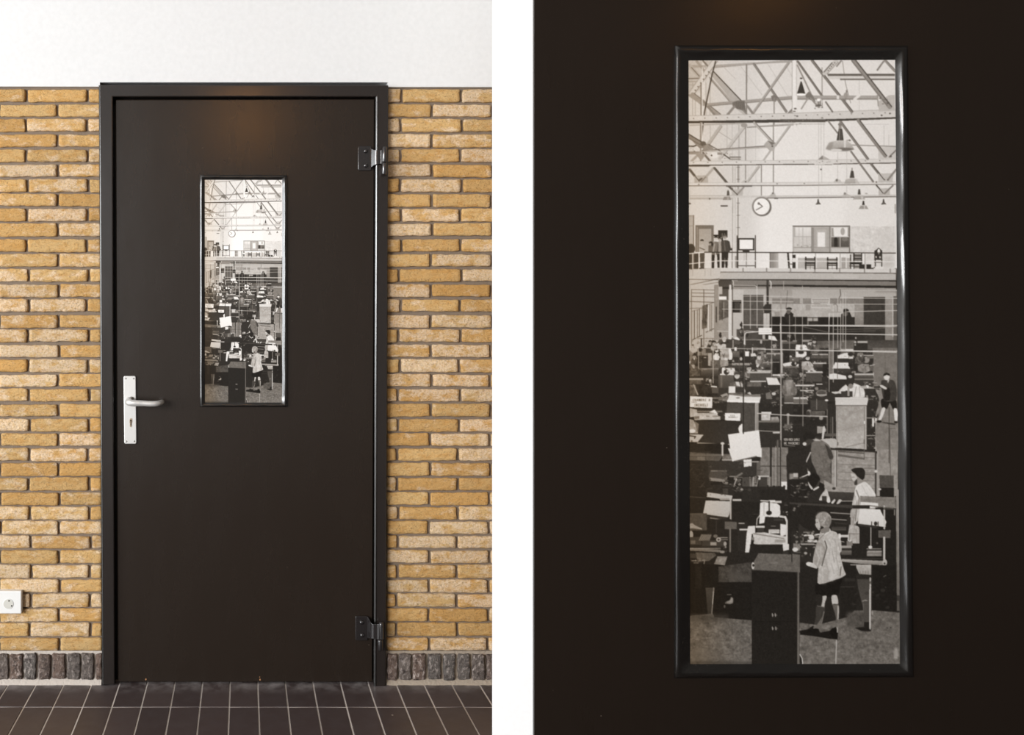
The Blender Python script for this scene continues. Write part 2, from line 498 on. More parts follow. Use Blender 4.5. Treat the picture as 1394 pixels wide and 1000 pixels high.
def T(s, x, y, cw, ch, g, al=1.0):
    """small sign lettering; cw, ch = size of one letter"""
    u, v = cw / 4.0, ch / 5.0
    for i, c in enumerate(s):
        for r, row in enumerate(FONT[c]):
            for k in range(3):
                if int(row) >> (2 - k) & 1:
                    R(x + i * cw + k * u, y + r * v, x + i * cw + (k + 1.15) * u, y + (r + 1.1) * v, g, al=al)

def fuzz(x0, y0, x1, y1, n, gl, gh, s=22, al=0.8):
    """small bits of machinery too tiny to tell apart"""
    for _ in range(n):
        x, y = prng.uniform(x0, x1), prng.uniform(y0, y1)
        g = prng.uniform(gl, gh)
        k = prng.randint(4)
        a = prng.uniform(0.3, 1) * s
        if k == 0:
            E(x, y, a * 0.5, a * 0.4, g, al=al)
        elif k == 1:
            L([(x, y), (x + prng.uniform(-a, a), y + prng.uniform(-a, a))], a * 0.22, g, al)
        elif k == 2:
            H(y, x, x + a * 1.4, a * 0.22, g, al)
        else:
            R(x, y, x + a * 0.7, y + a * 0.5, g, al=al)

def head(x, y, r, hair=45, face=175, fx=0.0):
    E(x, y, r, r * 1.2, face)
    P([(x - r * 1.15, y + r * 0.1), (x - r * 1.0, y - r * 0.9), (x, y - r * 1.35), (x + r * 1.0, y - r * 0.9), (x + r * 1.15, y + r * 0.1),
       (x + r * (0.7 + fx), y - r * 0.35), (x - r * (0.7 - fx), y - r * 0.35)], hair)
    L([(x - r * 0.5, y), (x + r * 0.5, y)], r * 0.25, face * 0.6, 0.5)

def draw_photo():
    # --- roof, upper wall ---
    org(0, 0, 1)
    R(930, 76, 1234, 370, 214, 228)
    R(930, 365, 1234, 910, 46, 36)
    R(930, 76, 1030, 372, 192, 200, bl=28, al=0.75)
    R(1150, 60, 1234, 372, 218, 208, bl=20, al=0.4)
    P([(975, 90), (1100, 80), (1075, 150), (1010, 150)], 205, bl=8, al=0.6)
    # left roof structure (crop at 900, 40)
    org(900, 40)
    P([(280, 320), (560, 320), (420, 640), (280, 690)], 178, al=0.8, bl=3)
    R(430, 300, 460, 900, 205)
    for x in (330, 358, 512, 470):
        V(x, 560, 905, 7, 150, 0.7)
    P([(560, 372), (1385, 318), (1385, 340), (1100, 352), (560, 402)], 160)
    L([(560, 402), (1100, 354), (1385, 342)], 5, 120, 0.7)
    R(300, 372, 470, 400, 150, al=0.7)
    L([(300, 380), (410, 500)], 36, 170); L([(318, 398), (400, 490)], 7, 90)
    L([(290, 515), (405, 512)], 12, 110); H(545, 290, 380, 10, 150); H(580, 290, 360, 8, 160)
    L([(370, 330), (480, 470)], 24, 150); L([(440, 330), (520, 420)], 18, 120)
    L([(565, 320), (310, 690)], 46, 196); L([(590, 332), (330, 700)], 6, 120); L([(540, 318), (290, 660)], 5, 150)
    for t in np.linspace(0.3, 0.85, 6):
        E(575 - 255 * t, 340 + 350 * t, 7, 7, 90)
    P([(505, 455), (545, 440), (835, 745), (800, 790), (760, 770)], 168)
    L([(548, 440), (845, 752)], 12, 88); L([(520, 520), (745, 770)], 26, 160); L([(505, 500), (745, 790)], 7, 118)
    L([(735, 770), (880, 890)], 26, 176); L([(745, 760), (905, 890)], 6, 115)
    L([(330, 680), (610, 895)], 40, 150); L([(345, 668), (620, 885)], 8, 105); L([(440, 745), (560, 895)], 22, 130)
    L([(300, 690), (440, 790)], 26, 150)
    V(418, 560, 900, 14, 128); V(432, 400, 900, 9, 212)
    V(895, 370, 880, 15, 125); V(905, 560, 880, 6, 215)
    L([(490, 790), (1385, 712)], 34, 152); L([(490, 802), (1385, 728)], 6, 112)
    L([(970, 362), (1310, 862)], 24, 130); L([(984, 362), (1322, 858)], 6, 95)
    L([(1335, 345), (955, 885)], 24, 158); L([(1346, 352), (966, 888)], 6, 110)
    P([(745, 765), (800, 745), (875, 745), (890, 880), (855, 850), (790, 830), (750, 800)], 112)
    for k in range(5):
        L([(790 + 18 * k, 760), (800 + 18 * k, 830)], 5, 80, 0.7)
    L([(765, 810), (695, 895)], 26, 132); L([(905, 805), (955, 872)], 24, 130); L([(860, 850), (900, 890)], 14, 130)
    P([(1150, 700), (1180, 685), (1215, 705), (1200, 760), (1165, 750)], 118)
    V(1184, 720, 1000, 12, 138)
    P([(1300, 900), (1385, 810), (1385, 890)], 150); L([(1310, 895), (1385, 830)], 10, 110)
    for q in ([(1110, 350), (1320, 690)], [(830, 380), (1060, 690)], [(1320, 400), (1385, 520)], [(660, 400), (780, 520)], [(1330, 690), (1385, 780)]):
        L(q, 5, 150, 0.5)
    L([(570, 335), (532, 480), (490, 690), (455, 860), (440, 985), (425, 1120), (395, 1200), (340, 1225), (290, 1222)], 13, 66)
    # first tie beam
    P([(280, 905), (1385, 876), (2460, 836), (2460, 922), (1385, 950), (280, 962)], 200)
    L([(280, 905), (1385, 877), (2460, 838)], 5, 160)
    for x in np.arange(340, 2450, 118):
        E(x, 935 - (x - 280) * 0.03, 7, 6, 120)
    P([(280, 960), (1385, 940), (1720, 940), (1900, 936), (2460, 918), (2460, 936), (1900, 958), (1385, 974), (280, 982)], 68)
    R(1240, 945, 1720, 972, 85); fuzz(1250, 925, 1720, 965, 16, 70, 150, 24)
    # right roof structure (crop at 1080, 40)
    org(1080, 40)
    R(-12, 325, 30, 870, 222); V(-12, 325, 880, 5, 150); V(32, 325, 690, 5, 170)
    L([(45, 335), (305, 705)], 22, 118); L([(56, 335), (316, 702)], 5, 85)
    L([(42, 375), (185, 675)], 15, 140)
    L([(300, 400), (302, 820)], 7, 120); L([(515, 330), (545, 560), (600, 770)], 6, 130); V(690, 330, 850, 5, 185)
    R(360, 463, 1065, 490, 98); R(360, 488, 1065, 520, 200); R(490, 516, 1065, 532, 100)
    L([(195, 325), (612, 862)], 28, 124); L([(210, 325), (625, 858)], 7, 80)
    R(40, 692, 890, 732, 160); R(40, 722, 890, 736, 130)
    R(455, 690, 480, 730, 215); L([(640, 735), (690, 690)], 30, 215)
    L([(450, 325), (325, 460)], 40, 190); L([(405, 350), (322, 445)], 12, 110); L([(470, 340), (350, 470)], 6, 120)
    for k in range(5):
        E(365 + k * 17, 430 - k * 20, 6, 6, 90)
    L([(455, 385), (500, 330)], 16, 130)
    P([(880, 760), (1000, 690), (1065, 685), (1065, 850), (900, 860)], 180); L([(880, 690), (890, 800)], 12, 150)
    L([(630, 325), (1010, 810)], 48, 140); L([(655, 325), (1030, 808)], 12, 82); L([(610, 325), (985, 800)], 6, 105)
    fuzz(880, 690, 1010, 780, 12, 80, 130, 30)
    L([(945, 335), (880, 425)], 18, 130); L([(960, 325), (1065, 440)], 24, 140); L([(975, 325), (1065, 420)], 6, 95)
    P([(125, 690), (160, 650), (205, 690), (235, 760), (180, 740), (140, 720)], 118)
    L([(155, 720), (85, 830)], 15, 150); L([(180, 720), (265, 815)], 18, 140); L([(340, 760), (410, 862)], 17, 118)
    L([(560, 640), (545, 745)], 16, 130); E(550, 690, 22, 30, 150)
    E(82, 512, 14, 8, 60); P([(38, 672), (125, 672), (104, 600), (88, 545), (76, 545), (60, 600)], 62); E(82, 682, 46, 13, 236)
    E(270, 755, 34, 36, 190); V(262, 740, 795, 8, 80); V(280, 740, 795, 8, 80); E(268, 795, 28, 10, 95); fuzz(225, 800, 300, 850, 6, 90, 150, 26)
    E(265, 740, 18, 14, 235)
    E(20, 830, 14, 8, 80); E(10, 858, 16, 6, 100); E(925, 900, 10, 9, 90); E(1012, 880, 10, 8, 90); E(40, 908, 12, 8, 110)
    # --- second bay, left (crop at 900, 160) ---
    org(900, 160)
    for x, a, b, w, g in ((515, 70, 330, 6, 160), (690, 70, 330, 6, 165), (745, 60, 460, 5, 170), (990, 60, 450, 5, 185), (815, 80, 820, 14, 168), (775, 500, 1000, 6, 165)):
        V(x, a, b, w, g, 0.8)
    L([(300, 80), (860, 62), (900, 100), (1385, 66)], 12, 165); L([(900, 104), (1385, 78)], 5, 110)
    V(415, 55, 455, 17, 140); V(428, 55, 455, 8, 222); V(886, 70, 690, 15, 145); V(894, 70, 690, 4, 225); V(1176, 60, 810, 12, 140)
    L([(625, 90), (470, 310)], 34, 172); L([(640, 95), (486, 316)], 5, 125)
    L([(868, 95), (615, 430)], 32, 184); L([(884, 100), (640, 420)], 5, 125)
    L([(605, 150), (740, 235)], 6, 160); E(870, 80, 34, 22, 150)
    L([(975, 55), (1180, 275)], 26, 172); L([(990, 55), (1190, 268)], 7, 100)
    L([(1345, 85), (1185, 305)], 20, 176); L([(1150, 340), (1075, 445)], 20, 172); L([(1355, 90), (1200, 300)], 5, 120)
    L([(430, 352), (1165, 302)], 22, 168); L([(430, 344), (1160, 292)], 7, 92)
    P([(1075, 285), (1120, 235), (1200, 262), (1185, 355), (1130, 340)], 168); P([(1120, 245), (1195, 265), (1160, 290)], 112); E(1165, 300, 9, 8, 80)
    P([(285, 165), (470, 275), (490, 320), (400, 320), (285, 205)], 132); L([(285, 170), (475, 285)], 9, 72); L([(285, 215), (440, 300)], 7, 100)
    P([(430, 340), (475, 275), (510, 275), (560, 340)], 140); L([(500, 282), (620, 350)], 9, 98); R(285, 355, 420, 385, 142); fuzz(285, 280, 480, 380, 14, 100, 170, 26)
    E(440, 270, 30, 22, 95); L([(440, 370), (512, 455)], 22, 112); L([(400, 375), (320, 455)], 24, 158); P([(360, 380), (470, 380), (420, 455)], 150)
    E(555, 395, 45, 30, 215); E(528, 396, 9, 9, 80); R(590, 365, 640, 390, 140)
    L([(655, 385), (725, 435)], 13, 86); R(715, 408, 835, 420, 110); R(715, 432, 835, 442, 120); fuzz(660, 370, 740, 440, 8, 80, 150, 24)
    # second tie beam
    P([(280, 458), (1385, 446), (2460, 432), (2460, 478), (1385, 490), (280, 496)], 206)
    L([(280, 458), (1385, 446), (2460, 432)], 4, 172)
    P([(280, 494), (1070, 488), (1385, 485), (1600, 484), (1620, 496), (1790, 494), (1810, 482), (2460, 470), (2460, 480), (1385, 496), (1070, 496), (520, 503), (500, 512), (300, 514), (280, 504)], 74)
    for x in range(340, 2440, 150):
        E(x, 472 - (x - 280) * 0.011, 7, 6, 130)
    # third bay, left
    V(750, 505, 1000, 6, 150); V(806, 505, 1000, 9, 128); V(1050, 500, 850, 9, 118); V(992, 500, 680, 4, 190)
    for y in (520, 645, 770, 895):
        H(y, 793, 822, 6, 110)
    L([(300, 545), (395, 665)], 26, 104); P([(345, 608), (490, 602), (492, 690), (350, 692)], 172); L([(310, 555), (400, 668)], 8, 80); L([(400, 655), (425, 640)], 22, 100)
    L([(548, 530), (430, 665)], 26, 166); L([(468, 620), (420, 672)], 10, 120); L([(558, 528), (690, 685)], 24, 98); L([(566, 524), (700, 682)], 6, 70)
    L([(1022, 512), (905, 672)], 24, 176); L([(1034, 516), (915, 672)], 5, 125); P([(830, 685), (885, 645), (930, 685)], 182); E(885, 672, 9, 8, 90)
    P([(280, 684), (2460, 672), (2460, 700), (280, 714)], 208)
    L([(280, 684), (2460, 672)], 4, 175); L([(280, 714), (1385, 712), (2460, 698)], 8, 105); R(680, 708, 955, 722, 92); E(395, 700, 8, 7, 120); E(1215, 692, 8, 7, 130)
    L([(710, 720), (795, 800)], 22, 96); P([(738, 752), (855, 748), (858, 832), (742, 836)], 178); L([(865, 730), (795, 805)], 18, 140); L([(745, 755), (800, 808)], 10, 88)
    P([(280, 822), (740, 818), (2460, 806), (2460, 832), (740, 838), (740, 850), (280, 852)], 196)
    R(300, 838, 740, 856, 170); L([(300, 818), (740, 816)], 6, 165); L([(1105, 842), (1385, 840), (2460, 828)], 8, 84); R(1185, 838, 1225, 852, 80)
    P([(1110, 835), (1165, 790), (1190, 790), (1210, 835)], 178); E(1170, 792, 9, 8, 90); E(508, 850, 8, 10, 90)
    P([(688, 815), (690, 775), (702, 755), (714, 780), (716, 815)], 84); P([(645, 862), (660, 828), (720, 826), (732, 862)], 136); V(700, 825, 858, 20, 185, 0.5); R(622, 918, 697, 932, 62)
    E(300, 900, 12, 9, 90)
    # clock
    E(1053, 930, 103, 104, 150); E(1062, 940, 94, 92, 92, al=0.8); E(1052, 930, 92, 94, 110); E(1052, 930, 84, 86, 232)
    L([(1062, 930), (1018, 892)], 9, 95); L([(1062, 930), (995, 968)], 9, 100); E(1022, 900, 13, 14, 80, al=0.6)
    # --- second bay, right (crop at 1080, 160) ---
    org(1080, 160)
    for x, a, b in ((265, 55, 430), (290, 55, 420), (320, 50, 400), (465, 365, 650), (265, 500, 860), (297, 500, 680), (560, 350, 790), (1000, 180, 300), (950, 80, 300)):
        V(x, a, b, 5, 175, 0.8)
    H(68, 0, 330, 7, 160, 0.7); fuzz(0, 60, 120, 75, 6, 110, 170, 18); H(70, 700, 1000, 5, 190)
    L([(365, 35), (462, 160)], 16, 128); L([(600, 350), (835, 672)], 18, 128); L([(608, 350), (843, 668)], 5, 90); L([(870, 708), (940, 790)], 16, 106)
    L([(495, 45), (778, 432)], 26, 128); L([(508, 45), (790, 430)], 7, 84); L([(815, 488), (948, 652)], 24, 120); L([(826, 488), (956, 645)], 7, 80)
    L([(700, 488), (760, 570)], 16, 128)
    L([(605, 287), (1075, 302)], 9, 130); L([(560, 240), (590, 235)], 10, 150); E(590, 238, 12, 10, 120)
    P([(888, 308), (1075, 304), (1075, 440), (890, 440)], 192)
    L([(680, 30), (962, 402)], 36, 134); L([(697, 30), (978, 400)], 10, 80); L([(1075, 342), (1005, 412)], 14, 112); E(1020, 405, 12, 12, 90)
    P([(255, 440), (305, 395), (385, 440)], 172); P([(262, 436), (306, 398), (312, 436)], 128); fuzz(240, 445, 400, 470, 8, 110, 150, 16)
    P([(888, 585), (1048, 582), (1040, 680), (890, 680)], 186); L([(1075, 545), (990, 652)], 20, 130); L([(826, 488), (950, 650)], 9, 85); E(955, 650, 9, 8, 100); E(990, 650, 9, 8, 100)
    P([(892, 742), (1010, 738), (1010, 815), (892, 818)], 180); L([(1042, 712), (955, 795)], 16, 120); L([(870, 705), (940, 792)], 10, 86)
    P([(410, 680), (455, 640), (490, 650), (520, 690)], 190); E(455, 655, 12, 14, 110); P([(500, 832), (540, 785), (600, 815), (600, 835)], 182); E(540, 795, 12, 12, 125)
    E(290, 542, 8, 8, 80); E(115, 690, 7, 6, 120); E(870, 675, 8, 10, 110)
    # lamps
    R(475, 55, 505, 122, 140); E(490, 72, 22, 14, 120); P([(453, 238), (527, 238), (512, 118), (474, 118)], 66); V(482, 125, 235, 7, 150); V(500, 130, 235, 4, 120)
    P([(335, 335), (372, 262), (455, 240), (565, 242), (605, 275), (640, 335), (565, 358), (420, 356)], 188, 150); P([(340, 330), (375, 265), (420, 250), (400, 345)], 140, al=0.7, bl=3); V(540, 250, 320, 18, 218, 0.8)
    E(530, 330, 100, 16, 112); E(450, 340, 60, 14, 205); L([(340, 332), (420, 355), (565, 356), (636, 336)], 6, 205)
    V(615, 530, 560, 10, 120); P([(590, 630), (640, 630), (630, 560), (604, 556)], 74); P([(532, 692), (550, 648), (590, 636), (660, 638), (690, 690)], 178, 160); R(650, 640, 680, 690, 205, al=0.6)
    P([(674, 806), (706, 806), (698, 748), (682, 748)], 70); P([(622, 858), (645, 822), (735, 820), (752, 856)], 160); R(710, 825, 730, 855, 205, al=0.7); E(765, 795, 14, 6, 150)
    P([(720, 916), (748, 916), (742, 872), (727, 872)], 62); P([(683, 956), (705, 920), (765, 920), (786, 956)], 150); V(745, 925, 955, 12, 205, 0.7)
    for x in (260, 945):
        P([(x - 10, 885), (x + 10, 885), (x + 5, 855), (x - 5, 855)], 60); P([(x - 28, 910), (x - 10, 885), (x + 12, 885), (x + 30, 908)], 88)
    R(1062, 905, 1075, 1000, 120, al=0.7)
    # --- gallery, left (crop at 900, 280) ---
    org(900, 280)
    R(270, 100, 345, 480, 172); V(340, 100, 480, 10, 105); H(104, 270, 345, 6, 130); H(210, 270, 340, 7, 150)
    R(358, 202, 552, 485, 112); R(395, 240, 525, 485, 158, 172); R(372, 222, 385, 485, 140)
    R(598, 256, 695, 330, 52); V(640, 290, 330, 8, 180, 0.5); V(665, 290, 330, 8, 160, 0.5)
    E(312, 450, 44, 52, 66); R(285, 490, 392, 660, 70); R(330, 500, 345, 660, 150, al=0.6)
    head(428, 372, 17, 45, 170); P([(400, 408), (445, 405), (465, 462), (460, 485), (402, 488)], 176); L([(405, 440), (455, 460)], 9, 90); P([(405, 488), (458, 488), (450, 665), (410, 660)], 82)
    head(520, 395, 18, 45, 150); P([(495, 415), (545, 410), (545, 490), (495, 490)], 100); E(536, 405, 12, 18, 50)
    head(575, 340, 19, 42, 192); R(548, 303, 598, 318, 42)
    P([(548, 395), (560, 372), (600, 378), (622, 440), (610, 515), (528, 512)], 112); L([(560, 400), (545, 480)], 12, 160); L([(600, 395), (590, 490)], 8, 70)
    head(612, 350, 16, 50, 165); R(600, 372, 640, 490, 150); V(640, 340, 370, 16, 45)
    head(668, 325, 19, 90, 150); P([(628, 372), (660, 358), (702, 362), (718, 440), (722, 480), (632, 492)], 72); L([(660, 362), (670, 470)], 8, 110)
    L([(708, 380), (722, 460)], 20, 66); E(738, 455, 9, 14, 60)
    P([(528, 512), (562, 512), (555, 655), (528, 655)], 52); P([(585, 505), (612, 505), (612, 650), (590, 650)], 50); P([(634, 490), (705, 490), (695, 650), (672, 650), (668, 540), (660, 650), (634, 650)], 50)
    # easel
    R(798, 338, 978, 468, 54); R(820, 355, 962, 455, 232); R(806, 342, 814, 464, 100, al=0.5)
    V(800, 318, 655, 18, 62); V(987, 312, 655, 10, 70); H(628, 800, 988, 8, 66); R(855, 462, 925, 490, 62); V(870, 490, 575, 6, 170); V(893, 490, 640, 8, 120)
    V(744, 480, 655, 6, 80); V(806, 0, 330, 9, 120); V(748, 0, 480, 6, 150); V(776, 0, 480, 5, 180)
    for y in (100, 228):
        H(y, 793, 822, 6, 110)
    R(775, 525, 790, 650, 120, al=0.7)
    R(1135, 492, 1232, 652, 110, 180, hz=True); R(1150, 492, 1165, 652, 150, al=0.6)
    P([(1318, 490), (1338, 490), (1350, 655), (1332, 655)], 56); H(610, 1340, 1385, 8, 70); V(1380, 490, 655, 9, 56)
    R(1228, 500, 1320, 650, 218)
    L([(285, 502), (460, 486)], 9, 222); L([(455, 486), (2455, 494)], 9, 48); L([(285, 608), (620, 575), (1385, 578), (2455, 586)], 8, 216)
    for x in (330, 395, 460, 520, 570, 620):
        V(x, 495, 720 - (x - 330) * 0.1, 9, 204)
    V(318, 640, 690, 8, 60); R(400, 650, 450, 672, 70)
    P([(280, 668), (620, 650), (2460, 660), (2460, 702), (1385, 695), (620, 692), (280, 760)], 202); P([(280, 668), (620, 650), (620, 760), (280, 800)], 190)
    for x in (330, 460, 520):
        V(x, 655, 735, 8, 170)
    L([(625, 693), (1385, 695), (2455, 706)], 7, 92)
    for x in (858, 1105, 1355, 1610, 1870, 2130, 2400):
        V(x, 655, 695, 13, 120, 0.8)
    P([(625, 697), (1385, 699), (2460, 712), (2460, 778), (1385, 772), (610, 770)], 180); R(1810, 720, 2070, 760, 186)
    L([(590, 772), (1385, 774), (2460, 783)], 9, 52)
    P([(608, 780), (1385, 780), (2460, 792), (2460, 836), (1385, 828), (608, 830)], 122)
    P([(608, 830), (1385, 826), (1700, 836), (2460, 838), (2460, 858), (1385, 845), (608, 850)], 44)
    P([(608, 850), (1385, 848), (2460, 862), (2460, 1120), (608, 1120)], 148, 178)
    R(740, 845, 1385, 868, 138, bl=3)
    # left inner wall
    P([(280, 790), (610, 770), (610, 1400), (280, 1560)], 184); R(600, 780, 740, 985, 70, 90); R(610, 850, 720, 870, 50)
    L([(285, 830), (590, 768)], 6, 100); L([(285, 852), (600, 800)], 5, 105); L([(285, 770), (600, 775)], 6, 90)
    R(740, 870, 1105, 1000, 168, 182)
    V(1115, 780, 1080, 24, 62); V(738, 790, 860, 16, 90)
    L([(750, 780), (757, 800), (755, 850)], 6, 220); L([(1140, 785), (1152, 805), (1150, 862)], 9, 218); L([(740, 782), (800, 780)], 4, 190)
    V(1283, 790, 880, 6, 170); L([(760, 832), (985, 834), (1003, 848), (1003, 1000)], 6, 205)
    # --- gallery, right (crop at 1080, 280) ---
    org(1080, 280)
    R(592, 215, 1062, 492, 206, ns=6); R(900, 260, 1060, 490, 196, al=0.6, bl=14, ns=4)
    R(-8, 210, 595, 492, 172); R(-8, 208, 595, 219, 88); V(588, 212, 490, 12, 112)
    R(20, 226, 186, 320, 220, 205); R(8, 326, 186, 432, 198); V(60, 230, 430, 5, 165, 0.6); V(100, 230, 430, 7, 175); V(140, 330, 430, 4, 165); H(322, 10, 186, 6, 165); fuzz(20, 400, 180, 430, 8, 130, 170, 30)
    R(186, 226, 206, 490, 135); R(206, 226, 385, 490, 168); R(240, 250, 345, 440, 178); R(254, 276, 330, 432, 224); V(212, 230, 490, 5, 120); V(382, 226, 490, 12, 128)
    R(398, 226, 582, 326, 224); P([(400, 230), (420, 230), (425, 320), (400, 320)], 150); E(517, 268, 22, 40, 165); R(570, 226, 582, 320, 150)
    R(398, 326, 582, 432, 104, 84); P([(425, 345), (445, 325), (465, 345), (465, 430), (425, 430)], 52); E(540, 350, 30, 20, 120); V(490, 330, 432, 9, 178); H(326, 398, 582, 5, 170)
    H(435, 0, 590, 6, 140); R(8, 442, 186, 486, 190); R(398, 444, 582, 486, 192)
    # below the rail
    R(-8, 500, 600, 655, 214); R(600, 500, 1062, 660, 206, ns=4)
    R(940, 520, 1040, 640, 182, bl=8, al=0.7)
    R(30, 508, 480, 540, 230); R(50, 545, 228, 655, 178); R(246, 545, 355, 655, 178); R(480, 512, 560, 655, 222); R(502, 540, 548, 655, 160); R(560, 545, 600, 655, 170)
    V(38, 510, 655, 10, 232)
    def chair(x0, x1, y0, y1):
        V(x0 + 5, y0, y1, 14, 48); V(x1 - 5, y0, y1, 14, 48)
        for f in (0.14, 0.28, 0.52, 0.68):
            H(y0 + (y1 - y0) * f, x0, x1, 11, 52)
        R(x0, y0 + (y1 - y0) * 0.42, x1, y0 + (y1 - y0) * 0.52, 50); V((x0 + x1) / 2, y0 + (y1 - y0) * 0.55, y1, 6, 90, 0.6)
    R(-10, 512, 24, 545, 52); R(-10, 590, 24, 655, 58)
    chair(125, 230, 540, 660); chair(355, 460, 545, 660); chair(630, 722, 500, 600); R(590, 590, 715, 612, 50); V(600, 515, 655, 12, 60); V(635, 600, 655, 10, 50); H(630, 590, 700, 9, 60); R(640, 635, 700, 655, 90, al=0.7)
    R(720, 500, 755, 600, 220); R(690, 612, 746, 660, 50); R(764, 612, 816, 662, 50); R(800, 650, 840, 662, 60)
    P([(850, 470), (875, 455), (893, 437), (912, 455), (932, 470), (930, 560), (850, 560)], 52); E(895, 478, 14, 28, 224); E(905, 520, 14, 18, 60); R(860, 525, 875, 545, 190); R(900, 528, 916, 548, 190); V(858, 550, 640, 11, 56); V(926, 550, 640, 11, 56); H(592, 850, 930, 7, 60); H(562, 850, 930, 9, 50)
    R(850, 635, 940, 660, 214); R(840, 640, 855, 652, 60)
    L([(-10, 488), (1068, 495)], 9, 48); L([(-10, 578), (1075, 586)], 8, 216)
    for x in (232, 490, 750):
        V(x, 495, 660, 8, 120, 0.7)
    # under the gallery, right (crop at 1080, 390)
    org(1080, 390)
    R(860, 40, 1085, 60, 60, bl=4); L([(300, 42), (1085, 40)], 5, 195)
    R(-10, 30, 1085, 120, 172, 180, al=0.7)
    R(0, 122, 735, 180, 128, ns=4); R(0, 180, 735, 320, 172, ns=6); R(130, 190, 180, 250, 140, al=0.7); R(70, 122, 100, 250, 185, al=0.7)
    R(186, 120, 385, 226, 188)
    for i, (a, b) in enumerate(((200, 370), (205, 372), (215, 360), (220, 350), (195, 380))):
        y = 134 + i * 17
        x = a
        while x < b:
            w = prng.uniform(12, 34)
            H(y, x, min(b, x + w), 7, 112, 0.8); x += w + 7
    L([(0, 182), (1085, 182)], 6, 190); H(178, 0, 280, 5, 95, 0.7)
    R(735, 108, 962, 570, 70, 50); R(735, 108, 962, 128, 44); R(750, 130, 950, 560, 62, 54, ns=3)
    R(962, 110, 1052, 568, 150, 128, ns=4); V(1042, 120, 520, 12, 180); R(1050, 100, 1085, 600, 92)
    R(640, 180, 735, 520, 150, 110, ns=5)
    R(-20, 316, 145, 580, 42); R(145, 325, 262, 400, 120); R(150, 330, 255, 358, 185, al=0.7); V(205, 325, 400, 8, 60); R(160, 362, 260, 400, 50); R(258, 318, 645, 420, 40); R(-20, 400, 735, 580, 42, 52)
    P([(500, 290), (530, 270), (590, 265), (612, 320), (645, 330), (645, 580), (500, 580)], 46); E(550, 252, 32, 22, 45); E(545, 285, 26, 24, 92)
    L([(490, 30), (495, 90), (480, 120)], 7, 70)
    # floor of the hall, far right
    org(900, 390)
    P([(600, 540), (1385, 540), (2460, 560), (2460, 1200), (600, 1200)], 52)
    org(1080, 390)
    P([(240, 570), (640, 560), (640, 700), (370, 640), (270, 640)], 92, 110, ns=4); R(770, 560, 1085, 660, 66, 84, ns=3)
    P([(830, 640), (1090, 640), (1090, 1500), (830, 1500)], 112, 122, ns=5); R(370, 640, 420, 1000, 112, ns=4); R(180, 575, 300, 690, 70, al=0.5, bl=4)
    L([(960, 640), (965, 900)], 5, 95, 0.6)
    # --- left wall and the far rows (crop at 900, 390) ---
    org(900, 390)
    P([(280, -20), (605, -20), (605, 590), (280, 740)], 186, 172)
    P([(325, 255), (425, 225), (425, 510), (330, 556)], 170); L([(322, 258), (420, 232)], 5, 105); L([(330, 556), (425, 510)], 8, 58)
    for x, a, b in ((350, 250, 545), (378, 245, 530), (404, 232, 515)):
        V(x, a, b, 9, 95 if x != 378 else 120)
    V(412, 235, 510, 8, 215, 0.7); V(365, 250, 540, 9, 212, 0.7)
    P([(432, 200), (490, 182), (480, 430), (428, 446)], 88, ns=14)
    L([(490, 188), (552, 165)], 6, 100); P([(492, 190), (548, 172), (548, 440), (480, 476)], 176); L([(470, 478), (550, 440)], 7, 62)
    for x in (510, 528):
        V(x, 190, 465, 7, 110)
    V(498, 190, 470, 6, 210)
    for y in (30, 65, 102):
        L([(318, y), (600, y + 6)], 5, 80)
    L([(300, 155), (560, 165)], 6, 80); L([(300, 228), (440, 222)], 5, 90); L([(380, 545), (600, 540)], 5, 90, 0.8)
    V(318, 30, 600, 6, 85); V(447, 30, 660, 7, 90); V(300, 500, 700, 6, 210)
    R(556, -20, 602, 560, 142, ns=4); V(578, 215, 370, 12, 60); L([(560, 0), (560, 560)], 4, 110)
    R(600, 0, 640, 130, 175); R(605, 140, 706, 355, 92, ns=8); R(650, 165, 662, 320, 150, al=0.6); P([(600, 355), (706, 320), (706, 560), (600, 580)], 148, ns=4); R(608, 102, 686, 136, 224); R(610, 80, 720, 102, 84)
    V(640, 150, 350, 5, 60)
    R(706, 30, 865, 545, 186, 178); R(745, 140, 842, 272, 46); R(770, 165, 820, 250, 70); V(832, 180, 265, 12, 150, 0.7)
    V(724, -10, 545, 22, 205); V(748, -10, 545, 8, 60); V(710, 150, 640, 6, 215)
    R(862, 86, 1072, 560, 84, ns=4); H(90, 862, 1072, 6, 60); R(865, 400, 1072, 560, 74)
    V(1115, -10, 185, 24, 58); P([(1070, 215), (1090, 185), (1155, 182), (1162, 270), (1080, 278)], 54); E(1168, 225, 10, 16, 60); R(1072, 280, 1138, 445, 192, 170); V(1142, 280, 440, 12, 56); R(1100, 280, 1112, 440, 165, al=0.6)
    R(1160, 120, 1385, 320, 160, 175, ns=6); R(1165, 122, 1385, 180, 128, ns=4); R(1190, 262, 1245, 310, 130, al=0.7)
    R(1162, 312, 1345, 440, 38); R(1340, 280, 1385, 560, 40); P([(1290, 300), (1310, 270), (1365, 265), (1385, 300), (1385, 420), (1340, 420)], 46); E(1340, 235, 32, 18, 45); E(1335, 262, 22, 26, 92)
    L([(1325, 40), (1308, 230)], 5, 85)
    R(1160, 430, 1385, 560, 44); R(790, 445, 870, 545, 95); E(840, 400, 16, 20, 40); E(845, 450, 16, 16, 70); L([(842, 370), (845, 480)], 9, 45); E(900, 500, 16, 30, 50)
    # dark work floor
    P([(285, 720), (600, 580), (760, 545), (1385, 550), (1385, 1600), (285, 1600)], 56, 48)
    org(932, 428, 4.607)
